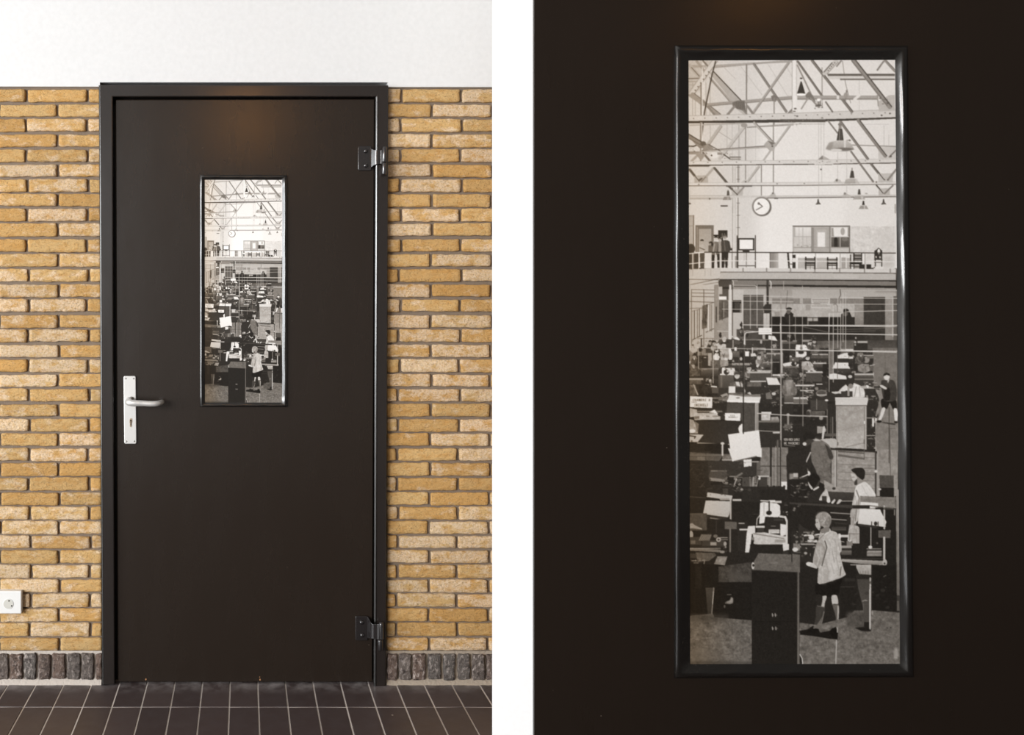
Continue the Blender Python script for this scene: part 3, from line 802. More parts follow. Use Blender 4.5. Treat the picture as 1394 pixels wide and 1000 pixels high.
    fuzz(40, 150, 900, 520, 420, 62, 120, 22, 0.7); fuzz(40, 170, 900, 500, 160, 120, 190, 13, 0.7); fuzz(920, 200, 1190, 520, 90, 60, 130, 22, 0.7)
    fuzz(30, 520, 940, 860, 150, 52, 84, 26, 0.6)
    # rows of machines and boys: tables, drums, bright sheets
    org(935, 440, 13.89)
    P([(45, 500), (190, 640), (200, 1000), (45, 1000)], 120, ns=8)
    R(200, 480, 420, 620, 120, ns=6); R(215, 605, 405, 840, 56); E(345, 645, 26, 7, 190); R(405, 560, 470, 800, 158)
    E(255, 490, 40, 45, 44); V(275, 290, 480, 24, 60); V(270, 480, 840, 16, 75)
    R(355, 460, 510, 560, 70); R(360, 465, 640, 482, 80)
    E(505, 355, 52, 38, 54); E(525, 345, 18, 20, 150); P([(510, 390), (640, 360), (650, 480), (510, 480)], 186); V(502, 330, 1000, 9, 120); V(495, 780, 1000, 7, 200)
    E(635, 220, 26, 52, 50); E(670, 210, 18, 24, 150); R(610, 300, 690, 400, 80); E(710, 300, 42, 50, 178); E(705, 340, 22, 12, 220); P([(640, 360), (770, 350), (780, 430), (640, 420)], 52)
    E(700, 440, 60, 55, 190); P([(620, 480), (700, 440), (790, 440), (860, 560), (855, 660), (800, 680), (640, 700)], 168, ns=10); P([(790, 450), (830, 470), (870, 600), (850, 700), (800, 690)], 215); P([(660, 560), (690, 600), (720, 560), (700, 660)], 70); R(640, 590, 800, 640, 110, al=0.5)
    E(740, 680, 34, 30, 205)
    E(565, 510, 34, 36, 208); P([(500, 620), (540, 560), (600, 570), (625, 640), (600, 700), (510, 690)], 206, ns=10); P([(450, 700), (640, 690), (700, 800), (600, 860), (450, 830)], 96, ns=16)
    P([(620, 690), (780, 700), (790, 800), (640, 820)], 142, ns=12)
    E(840, 730, 50, 44, 48); fuzz(790, 690, 890, 770, 8, 150, 210, 40)
    R(740, 300, 900, 470, 66); P([(905, 265), (950, 255), (1005, 300), (990, 320), (900, 300)], 212); R(905, 320, 1000, 400, 80); E(850, 250, 22, 18, 190); V(875, 320, 460, 22, 150)
    R(1040, 300, 1389, 470, 62); R(1040, 295, 1389, 318, 118, ns=6)
    R(945, 110, 1060, 240, 78); L([(1090, 150), (1100, 400)], 20, 188); L([(1090, 152), (1140, 140), (1360, 158)], 10, 200); E(1120, 210, 20, 50, 50)
    R(860, 530, 1000, 640, 108, 80); R(900, 450, 945, 520, 210); E(1035, 590, 30, 30, 44); R(1100, 530, 1175, 620, 224); P([(1210, 570), (1290, 560), (1320, 620), (1210, 625)], 206); R(1225, 450, 1389, 520, 110); V(1240, 460, 560, 18, 200)
    R(1000, 630, 1200, 760, 52); E(1025, 670, 24, 32, 180); R(850, 752, 1190, 790, 150); R(780, 795, 1150, 850, 68)
    E(1350, 610, 26, 30, 150); P([(1330, 640), (1389, 640), (1389, 780), (1320, 830)], 150, ns=20); L([(1360, 640), (1330, 810)], 34, 205)
    R(270, 845, 600, 870, 128, ns=6); P([(265, 870), (590, 865), (610, 1000), (260, 1000)], 92, 60)
    P([(45, 700), (130, 640), (230, 720), (250, 1000), (45, 1000)], 88, ns=18); E(62, 735, 22, 26, 205); P([(80, 780), (150, 740), (150, 850), (120, 850)], 160); E(150, 640, 34, 40, 96)
    P([(670, 840), (900, 845), (915, 900), (890, 980), (620, 985)], 206); R(665, 835, 725, 900, 214); E(750, 920, 52, 50, 50); E(775, 905, 22, 24, 180); V(748, 860, 1000, 10, 60); R(600, 870, 660, 950, 62)
    E(930, 950, 42, 56, 96); E(960, 975, 40, 50, 176); P([(1000, 1000), (1050, 900), (1140, 870), (1180, 1000)], 70); E(1175, 850, 46, 60, 150); P([(1130, 830), (1180, 800), (1220, 850), (1200, 940)], 196, al=0.7); P([(1180, 960), (1260, 920), (1290, 1000), (1180, 1000)], 186)
    R(1230, 880, 1389, 900, 198); R(1240, 900, 1389, 1000, 60)
    # middle rows (crop at 1030, 440)
    org(1030, 440, 13.89)
    R(0, 320, 420, 470, 60); R(30, 300, 220, 322, 130); P([(225, 225), (340, 240), (395, 330), (300, 320), (220, 300)], 216); P([(110, 215), (160, 215), (160, 300), (110, 290)], 160, ns=15); R(50, 220, 110, 300, 70)
    E(85, 350, 20, 36, 172); E(345, 410, 30, 40, 150); R(320, 440, 380, 540, 128)
    R(465, 320, 760, 342, 138); R(465, 342, 760, 385, 92); R(465, 385, 760, 560, 58); R(465, 190, 740, 320, 42); E(600, 240, 22, 34, 120); P([(700, 200), (740, 200), (745, 320), (730, 300)], 92)
    R(0, 460, 170, 490, 140, ns=8); R(20, 490, 160, 720, 92, ns=18); L([(165, 480), (150, 700)], 12, 165); E(90, 580, 40, 50, 128)
    R(190, 555, 530, 582, 158, ns=6); R(195, 582, 500, 680, 84, 66); E(345, 590, 18, 14, 170); V(485, 560, 740, 24, 165)
    E(45, 650, 40, 50, 178); P([(0, 800), (30, 690), (70, 700), (60, 780), (20, 840)], 202); P([(60, 720), (130, 720), (130, 860), (70, 860)], 96, ns=15)
    R(90, 725, 430, 752, 146, ns=6); R(130, 752, 370, 830, 96, 70); E(205, 708, 22, 18, 196); E(275, 695, 26, 30, 110); R(200, 762, 235, 774, 190)
    R(300, 740, 450, 950, 46); R(370, 750, 440, 1000, 42)
    R(0, 885, 280, 908, 170, ns=8); R(0, 908, 240, 990, 84, 66); fuzz(20, 830, 180, 890, 6, 180, 220, 50)
    R(870, 310, 1040, 345, 150); fuzz(900, 340, 1020, 420, 12, 90, 190, 50); R(900, 350, 1010, 420, 70, al=0.7)
    P([(745, 405), (920, 402), (950, 440), (1010, 480), (1000, 500), (740, 500)], 222); V(840, 405, 640, 18, 110); E(845, 470, 26, 30, 120); P([(745, 530), (945, 535), (945, 600), (900, 640), (745, 640)], 214); E(840, 550, 54, 32, 54); V(740, 450, 640, 8, 190)
    head(1090, 340, 34, 44, 170); fuzz(1030, 230, 1120, 290, 10, 50, 210, 36); P([(1030, 470), (1060, 410), (1160, 400), (1190, 480), (1190, 560), (1030, 560)], 96, ns=12); E(1085, 420, 30, 22, 150); E(985, 385, 18, 26, 200)
    R(1045, 575, 1350, 598, 172, ns=6); R(1030, 598, 1360, 660, 82); R(1030, 660, 1360, 720, 56)
    E(645, 628, 22, 22, 190); R(620, 640, 800, 720, 92); R(500, 500, 620, 740, 46); E(685, 686, 14, 10, 210)
    P([(495, 760), (660, 725), (680, 800), (500, 812)], 208); E(712, 770, 60, 36, 50); E(735, 755, 16, 26, 180); P([(770, 770), (800, 770), (790, 812), (740, 812)], 205); R(490, 812, 800, 835, 120); R(500, 835, 790, 1000, 74, ns=12)
    head(965, 650, 40, 56, 192, 0.2); P([(850, 740), (920, 715), (1010, 720), (1080, 790), (1085, 880), (1000, 900), (850, 860)], 172, ns=12); P([(930, 720), (960, 770), (990, 720)], 222); L([(955, 740), (960, 790)], 12, 70); P([(1030, 820), (1070, 860), (1140, 910), (1100, 920), (1040, 890)], 190); R(850, 800, 1000, 900, 130, al=0.4)
    fuzz(1070, 700, 1200, 745, 8, 170, 215, 40); R(1060, 742, 1320, 764, 190, ns=8); R(1070, 764, 1260, 840, 92, 60); R(1250, 764, 1370, 1000, 42)
    R(930, 918, 1250, 940, 196, ns=8); R(940, 940, 1210, 1000, 92); E(990, 905, 22, 18, 215)
    R(300, 962, 460, 990, 214); fuzz(480, 930, 620, 1000, 10, 60, 210, 50)
    # right rows (crop at 1125, 440)
    org(1125, 440, 13.89)
    R(590, 335, 778, 370, 172); R(520, 370, 780, 520, 50); E(575, 280, 40, 44, 52); E(556, 275, 14, 18, 170); E(545, 355, 22, 24, 165); E(545, 405, 16, 18, 150)
    R(370, 485, 510, 515, 206); R(270, 485, 370, 510, 178); R(280, 515, 520, 580, 96); R(210, 600, 520, 650, 150)
    P([(205, 610), (340, 560), (400, 556), (420, 660), (205, 660)], 214); P([(430, 640), (530, 630), (520, 668), (420, 668)], 214); E(460, 580, 46, 40, 52); R(205, 665, 440, 735, 52); R(505, 640, 580, 920, 48)
    E(640, 600, 60, 60, 130); E(630, 690, 90, 84, 86); E(630, 660, 60, 48, 106); E(755, 690, 60, 60, 140); R(705, 595, 890, 612, 188); R(770, 612, 900, 660, 100); R(820, 660, 890, 750, 50)
    P([(165, 738), (410, 740), (445, 850), (110, 850), (135, 800)], 214); R(130, 850, 460, 965, 70, 54); E(450, 790, 36, 30, 46)
    P([(590, 800), (680, 760), (800, 770), (820, 900), (720, 940), (600, 900)], 128, ns=14); L([(820, 800), (910, 780)], 14, 190); R(820, 800, 890, 900, 92); fuzz(600, 780, 760, 920, 10, 90, 160, 60)
    R(500, 955, 880, 980, 172); R(510, 980, 880, 1000, 96); V(895, 930, 1000, 12, 190)
    P([(70, 960), (150, 945), (330, 985), (350, 1010), (70, 1010)], 210); R(380, 960, 500, 1000, 60)
    # boys at the benches
    org(932, 428, 4.607)
    def boy(x, y, r, coat, face=180, hair=50, lean=0.0):
        S([(x - r * 2.0, y + r * 4.6), (x - r * 1.9 + lean, y + r * 2.2), (x - r * 0.8, y + r * 1.3), (x + r * 0.8, y + r * 1.3), (x + r * 1.9 + lean, y + r * 2.2), (x + r * 2.1, y + r * 4.6)], coat, coat * 0.7, ns=10)
        P([(x - r * 0.5, y + r * 1.2), (x + r * 0.5, y + r * 1.2), (x + lean * 0.2, y + r * 2.2)], 205)
        L([(x - r * 1.7, y + r * 2.4), (x - r * 1.3, y + r * 4.2), (x - r * 0.2, y + r * 4.5)], r * 0.7, coat * 1.15); L([(x + r * 1.7, y + r * 2.4), (x + r * 1.5, y + r * 4.2), (x + r * 0.4, y + r * 4.6)], r * 0.6, coat * 0.62)
        head(x, y, r, hair, face, 0.15); E(x + r * 0.25, y + r * 0.35, r * 0.3, r * 0.2, face * 0.7, al=0.7)
    for a in ((160, 172, 9, 70, 150), (185, 178, 10, 150, 190), (352, 100, 8, 70, 120), (468, 262, 11, 150, 190), (405, 335, 13, 120, 175), (560, 190, 10, 100, 160), (660, 130, 8, 60, 120), (790, 175, 9, 90, 175), (60, 262, 11, 84, 160), (70, 440, 16, 100, 120), (505, 250, 9, 110, 150), (1105, 240, 12, 88, 120), (1060, 360, 13, 66, 140), (730, 370, 11, 74, 150), (445, 360, 10, 170, 196)):
        boy(*a)
    E(655, 405, 20, 16, 90); S([(610, 470), (625, 425), (690, 425), (705, 480), (690, 510), (625, 510)], 104, ns=12)
    fuzz(40, 160, 900, 500, 170, 150, 205, 7, 0.75); fuzz(40, 160, 900, 500, 160, 40, 70, 11, 0.8); fuzz(930, 220, 1180, 480, 60, 50, 190, 10, 0.7)
    # --- rows nearer (crop at 900, 500) ---
    org(900, 500)
    R(285, 120, 600, 300, 60, 48, ns=6); R(290, 110, 440, 130, 150); R(290, 130, 420, 175, 90, ns=10); fuzz(440, 100, 520, 180, 14, 120, 215, 30); P([(520, 190), (585, 195), (585, 210), (525, 205)], 205); R(530, 210, 600, 270, 84)
    P([(290, 180), (360, 185), (385, 290), (290, 300)], 92, ns=16); L([(340, 180), (385, 285)], 12, 160)
    R(600, 80, 760, 215, 92, 70); R(620, 90, 640, 210, 125, al=0.5); R(600, 215, 700, 300, 58)
    P([(700, 250), (720, 170), (770, 145), (850, 160), (885, 240), (880, 280), (700, 290)], 96, ns=12); P([(780, 150), (815, 150), (830, 200), (790, 190)], 200); P([(830, 150), (860, 180), (885, 260), (850, 240)], 176); R(780, 205, 860, 262, 60)
    head(795, 85, 28, 70, 190, 0.2); R(708, 198, 778, 268, 216)
    R(900, 40, 1150, 60, 178); R(930, 60, 1160, 150, 76); R(930, 138, 1100, 152, 190); R(900, 152, 1050, 200, 96, ns=8); R(900, 200, 1040, 300, 54)
    P([(1100, 105), (1210, 105), (1250, 182), (1120, 182)], 214); P([(1165, 80), (1240, 68), (1300, 72), (1250, 95)], 206); R(1170, 96, 1290, 110, 110)
    P([(900, 270), (930, 255), (950, 290)], 190); P([(690, 285), (1040, 280), (1040, 310), (690, 310)], 120)
    P([(620, 290), (690, 265), (700, 290), (640, 310)], 150); P([(650, 320), (690, 300), (700, 350), (640, 350)], 120)
    P([(715, 285), (860, 305), (1045, 308), (1030, 370), (690, 362)], 214); P([(690, 340), (1030, 350), (1028, 372), (690, 362)], 226); E(805, 318, 22, 7, 120)
    P([(690, 362), (985, 375), (985, 680), (690, 700)], 74, ns=3); R(985, 370, 1020, 660, 150, 130); V(988, 370, 660, 5, 190); H(372, 690, 985, 5, 50)
    R(540, 310, 700, 330, 105); fuzz(540, 330, 690, 375, 8, 90, 170, 40); R(540, 375, 690, 430, 48)
    P([(302, 300), (538, 312), (534, 424), (300, 415)], 214); T("CRAMERS &", 330, 328, 21, 24, 70, 0.75); T("VAN", 318, 356, 19, 13, 80, 0.55); T("SWINKELS", 350, 380, 18, 26, 70, 0.75)
    P([(300, 425), (375, 440), (385, 510), (300, 520)], 165, ns=8); R(375, 452, 640, 470, 110); P([(340, 478), (640, 475), (670, 500), (660, 545), (450, 545), (350, 552)], 178, ns=10); P([(500, 470), (560, 440), (590, 480)], 214); R(350, 510, 400, 535, 80, al=0.7); E(625, 490, 34, 22, 50); R(620, 500, 668, 545, 56); R(470, 505, 610, 515, 90, al=0.6); fuzz(360, 490, 600, 540, 8, 90, 200, 40)
    R(350, 552, 850, 790, 50, 54); R(450, 545, 670, 562, 40); P([(670, 476), (832, 480), (828, 560), (668, 552)], 222); T("VAN", 722, 495, 18, 12, 100, 0.6); T("SWINKELS", 702, 512, 12.5, 17, 80, 0.75)
    P([(290, 540), (340, 550), (380, 640), (385, 690), (290, 690)], 150, ns=12); E(325, 665, 36, 20, 206); P([(350, 560), (395, 590), (385, 690), (370, 640)], 110)
    P([(290, 700), (445, 702), (385, 780), (290, 780)], 176); L([(300, 715), (360, 722), (350, 740)], 12, 60); E(320, 770, 10, 8, 90)
    L([(380, 790), (720, 805), (1160, 825), (1385, 835)], 9, 172); R(290, 795, 640, 900, 46); R(460, 800, 700, 905, 40); V(643, 795, 905, 17, 186); E(643, 795, 20, 14, 190)
    # lectern back right, rail, machines
    R(1020, 370, 1280, 840, 46); R(1020, 490, 1385, 840, 50)
    fuzz(1090, 250, 1260, 400, 22, 70, 150, 40); E(1180, 275, 22, 16, 190); P([(1095, 270), (1140, 255), (1165, 330), (1100, 330)], 110); R(1280, 130, 1385, 290, 110, ns=14); P([(1300, 130), (1375, 130), (1345, 290), (1320, 290)], 140, ns=10); R(1290, 300, 1385, 370, 100, 76); R(1290, 368, 1385, 378, 186); R(1280, 378, 1385, 490, 50)
    R(1050, 465, 1155, 490, 210); R(1048, 492, 1145, 555, 186, ns=10); P([(1150, 520), (1225, 515), (1240, 555), (1150, 560)], 150, ns=14); R(1020, 556, 1240, 575, 110)
    L([(1010, 480), (1385, 503), (2100, 520)], 10, 182); L([(1020, 662), (1250, 672)], 7, 165); R(1170, 675, 1245, 690, 186); V(1330, 490, 590, 20, 140); E(1330, 495, 18, 14, 175)
    fuzz(1280, 580, 1385, 660, 14, 100, 200, 36); R(1290, 590, 1370, 640, 130, al=0.5)
    P([(1210, 770), (1245, 750), (1250, 830), (1200, 830)], 60); V(1255, -780, 870, 13, 150); V(1255, 250, 870, 6, 180)
    # right rows nearer (crop at 1080, 500)
    org(1080, 500)
    fuzz(0, 60, 250, 240, 30, 60, 190, 50); R(150, 40, 305, 56, 190); R(130, 56, 300, 150, 76); R(20, 180, 220, 196, 196); R(70, 236, 215, 246, 190); R(0, 310, 150, 330, 190); R(0, 330, 150, 375, 104); H(378, 0, 150, 6, 180); R(240, 170, 305, 180, 200)
    E(295, 270, 58, 36, 120); E(295, 265, 46, 22, 80); H(288, 250, 345, 9, 190); R(180, 340, 360, 450, 66); V(245, 330, 440, 6, 140); E(348, 343, 18, 10, 215); fuzz(90, 230, 220, 330, 20, 60, 210, 34)
    E(165, 480, 30, 40, 150, al=0.8); E(155, 490, 22, 34, 58); E(235, 470, 18, 14, 190); R(180, 455, 330, 500, 90, ns=10); E(290, 530, 20, 20, 150); V(355, 440, 700, 6, 140)
    P([(345, 75), (365, 110), (375, 70), (430, 60), (550, 88), (560, 122), (385, 124)], 214); R(370, 125, 560, 250, 50); P([(420, 0), (590, 0), (590, 12), (410, 6)], 214)
    R(630, 62, 838, 80, 178); R(630, 80, 838, 125, 92, 60); R(630, 115, 838, 130, 150, al=0.6); R(560, 60, 640, 200, 50); E(595, 95, 22, 16, 190); R(640, 130, 840, 195, 60); fuzz(640, 150, 840, 200, 10, 70, 190, 36)
    L([(0, 502), (450, 518)], 9, 178); R(360, 380, 450, 740, 48); V(412, 520, 740, 9, 120); V(392, 520, 740, 6, 90)
    # man leaning over white lectern
    S([(480, 240), (560, 172), (640, 165), (730, 210), (755, 300), (730, 312), (600, 312), (580, 290), (560, 240), (490, 275)], 210, ns=6); S([(405, 255), (470, 250), (490, 235), (500, 262), (440, 276), (405, 265)], 198)
    R(500, 250, 620, 308, 62); L([(660, 200), (640, 300)], 8, 150); L([(690, 205), (700, 300)], 8, 165); E(590, 158, 42, 46, 52); E(600, 195, 26, 26, 130); R(568, 200, 588, 300, 150)
    S([(690, 200), (760, 190), (845, 215), (800, 240), (720, 215)], 170, ns=8); S([(760, 185), (790, 190), (780, 220)], 220); R(750, 220, 900, 360, 52); fuzz(770, 300, 880, 360, 10, 80, 210, 30); R(770, 360, 890, 860, 48); fuzz(780, 400, 870, 850, 20, 60, 150, 40)
    S([(860, 230), (905, 240), (945, 260), (940, 340), (880, 500), (860, 500), (900, 340)], 130, ns=8)
    P([(438, 312), (775, 316), (785, 335), (770, 400), (442, 392)], 196, 206); H(318, 440, 780, 8, 222)
    P([(446, 396), (765, 402), (760, 855), (450, 840)], 156, 176, ns=7); R(742, 400, 766, 860, 168); V(744, 410, 855, 6, 110); V(460, 400, 840, 6, 140); H(398, 446, 765, 9, 100)
    P([(480, 600), (740, 560), (740, 640), (480, 680)], 148, bl=8, al=0.5); L([(480, 660), (740, 600)], 12, 140, 0.6); L([(560, 830), (740, 790)], 10, 120, 0.6); R(450, 780, 472, 815, 110); R(738, 560, 752, 590, 214); R(735, 755, 748, 800, 100)
    V(866, 535, 870, 14, 168); E(866, 545, 14, 16, 205); V(835, 540, 610, 20, 216); fuzz(850, 590, 880, 860, 12, 120, 215, 22); H(528, 770, 860, 8, 160); H(712, 770, 855, 7, 160)
    # floor strip right with person walking
    S([(880, 520), (1095, 560), (1095, 900), (880, 900)], 124, 128, ns=7); R(880, 860, 1095, 1500, 138, 150, ns=8)
    V(1003, 420, 1000, 8, 66); L([(1010, 650), (1020, 1350)], 7, 84); H(640, 1005, 1065, 6, 80)
    S([(915, 345), (950, 320), (1000, 330), (1075, 340), (1085, 430), (1045, 440), (1010, 370), (985, 430), (930, 425)], 36); S([(918, 150), (960, 130), (1050, 135), (1080, 210), (1075, 340), (950, 345)], 62, ns=4); S([(955, 225), (1010, 220), (1010, 335), (950, 340)], 38)
    head(978, 95, 32, 44, 206, 0.15); E(980, 105, 22, 26, 205); S([(985, 130), (1005, 130), (990, 165)], 180)
    L([(940, 170), (905, 195), (970, 225)], 22, 58); S([(905, 185), (935, 185), (980, 215), (965, 230), (915, 205)], 196); L([(850, 205), (905, 205)], 14, 40)
    S([(930, 425), (965, 428), (925, 540), (890, 550), (905, 510)], 206, ns=4); S([(1052, 435), (1082, 430), (1094, 470), (1090, 565), (1065, 570)], 216); E(898, 565, 26, 14, 36); S([(920, 570), (1060, 585), (1060, 602), (960, 585)], 60); E(1075, 572, 20, 12, 40)
    # chair, stooping man
    R(0, 590, 130, 760, 50); fuzz(0, 590, 120, 740, 14, 70, 150, 34)
    S([(130, 625), (320, 620), (330, 680), (135, 690)], 150, ns=6); V(132, 610, 700, 14, 196); S([(310, 625), (332, 622), (318, 740), (298, 740)], 196); V(205, 690, 740, 6, 150); V(240, 690, 745, 6, 150); R(330, 690, 450, 720, 88); S([(250, 760), (440, 745), (450, 840), (360, 830)], 178, ns=5)
    R(-10, 600, 250, 1100, 44)
    S([(-20, 860), (60, 845), (120, 870), (200, 1000), (180, 1500), (-40, 1500)], 40)
    # timber boxes behind
    P([(400, 860), (860, 880), (860, 1500), (400, 1560)], 148, ns=8)
    for k in range(7):
        L([(470, 930 + k * 82), (850, 945 + k * 80)], 6, 104, 0.8)
    P([(470, 870), (740, 890), (740, 905), (470, 885)], 90); P([(470, 905), (750, 950), (745, 965), (470, 930)], 96); V(452, 860, 1560, 9, 92); V(440, 860, 1460, 12, 178)
    L([(400, 858), (860, 885)], 11, 54); V(860, 880, 1360, 13, 60); V(885, 880, 1500, 10, 165); V(742, 860, 960, 8, 90)
    for k in (1055, 1120):
        H(k, 700, 850, 6, 90, 0.8)
    S([(200, 740), (270, 750), (370, 810), (420, 940), (390, 1010), (400, 1330), (330, 1450), (270, 1380), (250, 1120), (190, 980), (185, 860)], 100, ns=9); S([(330, 800), (390, 860), (420, 940), (380, 960), (350, 860)], 62); S([(200, 760), (300, 760), (300, 1000), (220, 1000)], 112, al=0.5, bl=6)
    E(165, 730, 62, 54, 38); P([(100, 790), (150, 750), (240, 750), (180, 800), (130, 830)], 62); E(118, 800, 20, 18, 200); P([(200, 755), (240, 745), (300, 770), (230, 770)], 190, al=0.8)
    P([(130, 870), (185, 880), (185, 1100), (200, 1300), (120, 1300)], 46); L([(180, 890), (130, 1000)], 12, 186); P([(70, 1085), (130, 1020), (180, 1120), (172, 1140), (80, 1100)], 120); P([(75, 1095), (110, 1060), (125, 1110)], 216); P([(150, 1085), (175, 1090), (178, 1135), (150, 1130)], 206)
    org(900, 500)
    R(1270, 725, 1450, 830, 42); T("VERBODEN LANGS", 1284, 742, 12.2, 24, 205); T("DE MACHINES", 1288, 780, 15, 24, 200); L([(1290, 815), (1400, 822)], 6, 130)
    # --- left machines (crop at 900, 610) ---
    org(900, 610)
    R(280, 30, 520, 480, 50, 42, ns=2); P([(285, 40), (640, 60), (590, 130), (285, 125)], 84, ns=6); H(70, 285, 640, 8, 110); R(380, 90, 460, 125, 122, al=0.6); L([(640, 70), (560, 190)], 16, 90); R(640, 60, 860, 130, 108, ns=12); H(120, 640, 850, 9, 170); R(490, 130, 1040, 290, 54); V(643, -20, 70, 17, 186)
    P([(1040, -10), (1330, -10), (1330, 400), (1040, 380)], 118, ns=8); V(1150, -80, 410, 22, 46); V(1163, 100, 400, 6, 150); V(1220, -80, 390, 16, 96); V(1250, -80, 390, 10, 50); H(186, 1040, 1310, 8, 56); R(1000, 130, 1040, 290, 92)
    V(1200, -20, 400, 7, 150)
    P([(700, 0), (1055, 0), (1055, 95), (960, 80), (750, 135)], 214); R(0, 0, 1, 1, 60)
    org(900, 500)
    P([(700, 702), (1025, 655), (1055, 925), (760, 980), (745, 985)], 222, 214); P([(820, 610), (850, 585), (852, 680), (820, 685), (808, 640)], 220); P([(760, 978), (1000, 925), (1005, 935), (800, 985)], 90)
    L([(862, -200), (862, 690)], 12, 44)
    org(900, 610)
    P([(862, 120), (950, 112), (950, 185), (868, 195)], 212); H(146, 870, 940, 4, 170); H(140, 950, 1015, 14, 150)
    P([(1310, 80), (1340, 30), (1500, 20), (1560, 400), (1320, 400)], 44); R(1345, 265, 1430, 370, 128, 140, bl=2); R(1260, 350, 1318, 430, 214); E(1290, 400, 13, 13, 60)
    P([(520, 225), (685, 232), (690, 320), (660, 352), (510, 340), (495, 300)], 74); H(236, 525, 685, 8, 128); P([(500, 305), (680, 325), (660, 352), (510, 340)], 130)
    fuzz(650, 290, 920, 450, 40, 60, 160, 44); L([(770, 310), (845, 262)], 20, 110); L([(760, 400), (790, 320)], 12, 168); R(850, 300, 960, 400, 72); P([(930, 430), (960, 300), (1000, 285), (1000, 430)], 110, ns=10)
    for x in (935, 960, 995, 1020, 1060, 1100, 1130, 1145):
        L([(x, 430), (x + prng.uniform(-5, 25), 300)], 8, prng.uniform(130, 205))
    R(1010, 285, 1130, 300, 176); R(1020, 300, 1110, 400, 62); E(1030, 310, 12, 20, 210); R(850, 400, 1300, 560, 44); E(845, 430, 16, 12, 140)
    R(280, 400, 480, 690, 44, 40); R(480, 380, 760, 500, 46); R(650, 420, 700, 480, 66)
    L([(285, 505), (480, 520)], 8, 72); P([(485, 460), (748, 495), (738, 545), (475, 508)], 176); P([(470, 508), (730, 545), (735, 560), (470, 545)], 40)
    P([(468, 545), (735, 555), (715, 690), (700, 722), (438, 688)], 182, 176); R(615, 520, 715, 540, 150); R(750, 530, 840, 552, 180); V(728, 540, 740, 17, 165); H(690, 440, 700, 3, 150)
    P([(455, 700), (690, 725), (690, 760), (470, 735)], 52); L([(515, 728), (640, 748)], 7, 150)
    R(480, 740, 730, 1000, 40); V(578, 760, 880, 5, 66); R(285, 680, 480, 860, 74, ns=5); H(685, 285, 440, 8, 84)
    R(668, 768, 792, 846, 92, ns=5); V(723, 846, 1080, 17, 110); R(800, 770, 905, 1080, 44)
    H(785, 815, 870, 10, 170); R(820, 842, 905, 858, 186)
    R(740, 560, 1030, 770, 38); R(1030, 430, 1385, 560, 40); H(690, 970, 1030, 6, 66)
    fuzz(290, 140, 1030, 480, 120, 44, 78, 40, 0.7); fuzz(1300, 440, 1900, 800, 110, 36, 82, 44, 0.7); fuzz(1320, 460, 1600, 640, 26, 90, 190, 20, 0.7)
    # milling machine, pale
    L([(1045, 548), (1125, 552)], 13, 196); R(1125, 540, 1195, 566, 210); R(1195, 550, 1262, 572, 186)
    P([(1038, 570), (1075, 560), (1110, 565), (1210, 575), (1245, 600), (1250, 690), (1225, 722), (1090, 715), (1080, 780), (1028, 790)], 214, ns=3); P([(1070, 570), (1085, 570), (1085, 710), (1070, 700)], 178, al=0.7); V(1132, 556, 660, 13, 44); E(1130, 675, 30, 24, 40)
    P([(1110, 722), (1230, 735), (1300, 770), (1290, 900), (1240, 940), (1085, 905)], 44); L([(1245, 712), (1300, 720), (1320, 770), (1315, 830)], 22, 200); L([(1000, 800), (1005, 740), (1030, 705)], 9, 190)
    P([(1250, 790), (1312, 800), (1305, 905), (1245, 930)], 212); R(1125, 850, 1240, 890, 186, ns=14); R(1090, 890, 1250, 925, 50); R(1180, 735, 1280, 760, 60); R(1150, 810, 1200, 818, 120)
    R(990, 810, 1085, 830, 200); R(1005, 830, 1078, 880, 58); P([(910, 815), (985, 810), (985, 890), (940, 900)], 206); P([(910, 815), (950, 900), (938, 1000), (920, 1090), (880, 1090), (895, 900)], 208, ns=4)
    P([(960, 885), (1085, 880), (1320, 925), (1320, 1010), (1300, 1040), (970, 1000)], 196, 178, ns=6); P([(960, 885), (1000, 890), (1290, 940), (1290, 950), (970, 900)], 130); R(1190, 955, 1300, 985, 128, al=0.6); P([(1270, 990), (1340, 980), (1340, 1060), (1280, 1075)], 206); R(960, 930, 975, 980, 50); E(962, 945, 14, 18, 120)
    R(1305, 830, 1340, 1000, 200); P([(1340, 880), (1400, 870), (1400, 900), (1340, 905)], 196)
    R(930, 1005, 1275, 1110, 38); R(1275, 1075, 1330, 1150, 50)
    R(1330, 480, 2000, 830, 36); H(595, 1295, 1380, 6, 100); L([(1310, 670), (1350, 650), (1385, 655)], 10, 168); fuzz(1270, 640, 1385, 720, 8, 80, 180, 34)
    # table of tools, lower left (crop at 900, 710)
    org(900, 710)
    P([(285, 20), (330, 15), (360, 40), (430, 70), (425, 80), (350, 70), (290, 70)], 146, ns=8); E(312, 135, 24, 42, 150); R(290, 160, 420, 240, 62); R(310, 195, 360, 230, 96)
    P([(420, 130), (532, 140), (510, 200), (390, 195)], 66)
    for k in range(8):
        L([(425 + k * 14, 132), (400 + k * 14, 195)], 5, 158)
    R(430, 195, 660, 262, 60); E(570, 150, 22, 18, 100); E(602, 186, 26, 24, 158); E(602, 186, 11, 10, 60); H(165, 620, 695, 8, 150); H(186, 620, 695, 8, 130); R(515, 212, 580, 246, 140); E(670, 230, 16, 24, 150); H(255, 290, 640, 8, 50)
    P([(285, 270), (620, 290), (640, 320), (285, 300)], 108); H(278, 300, 620, 7, 150); fuzz(580, 260, 690, 320, 10, 70, 190, 26); E(640, 315, 26, 14, 130)
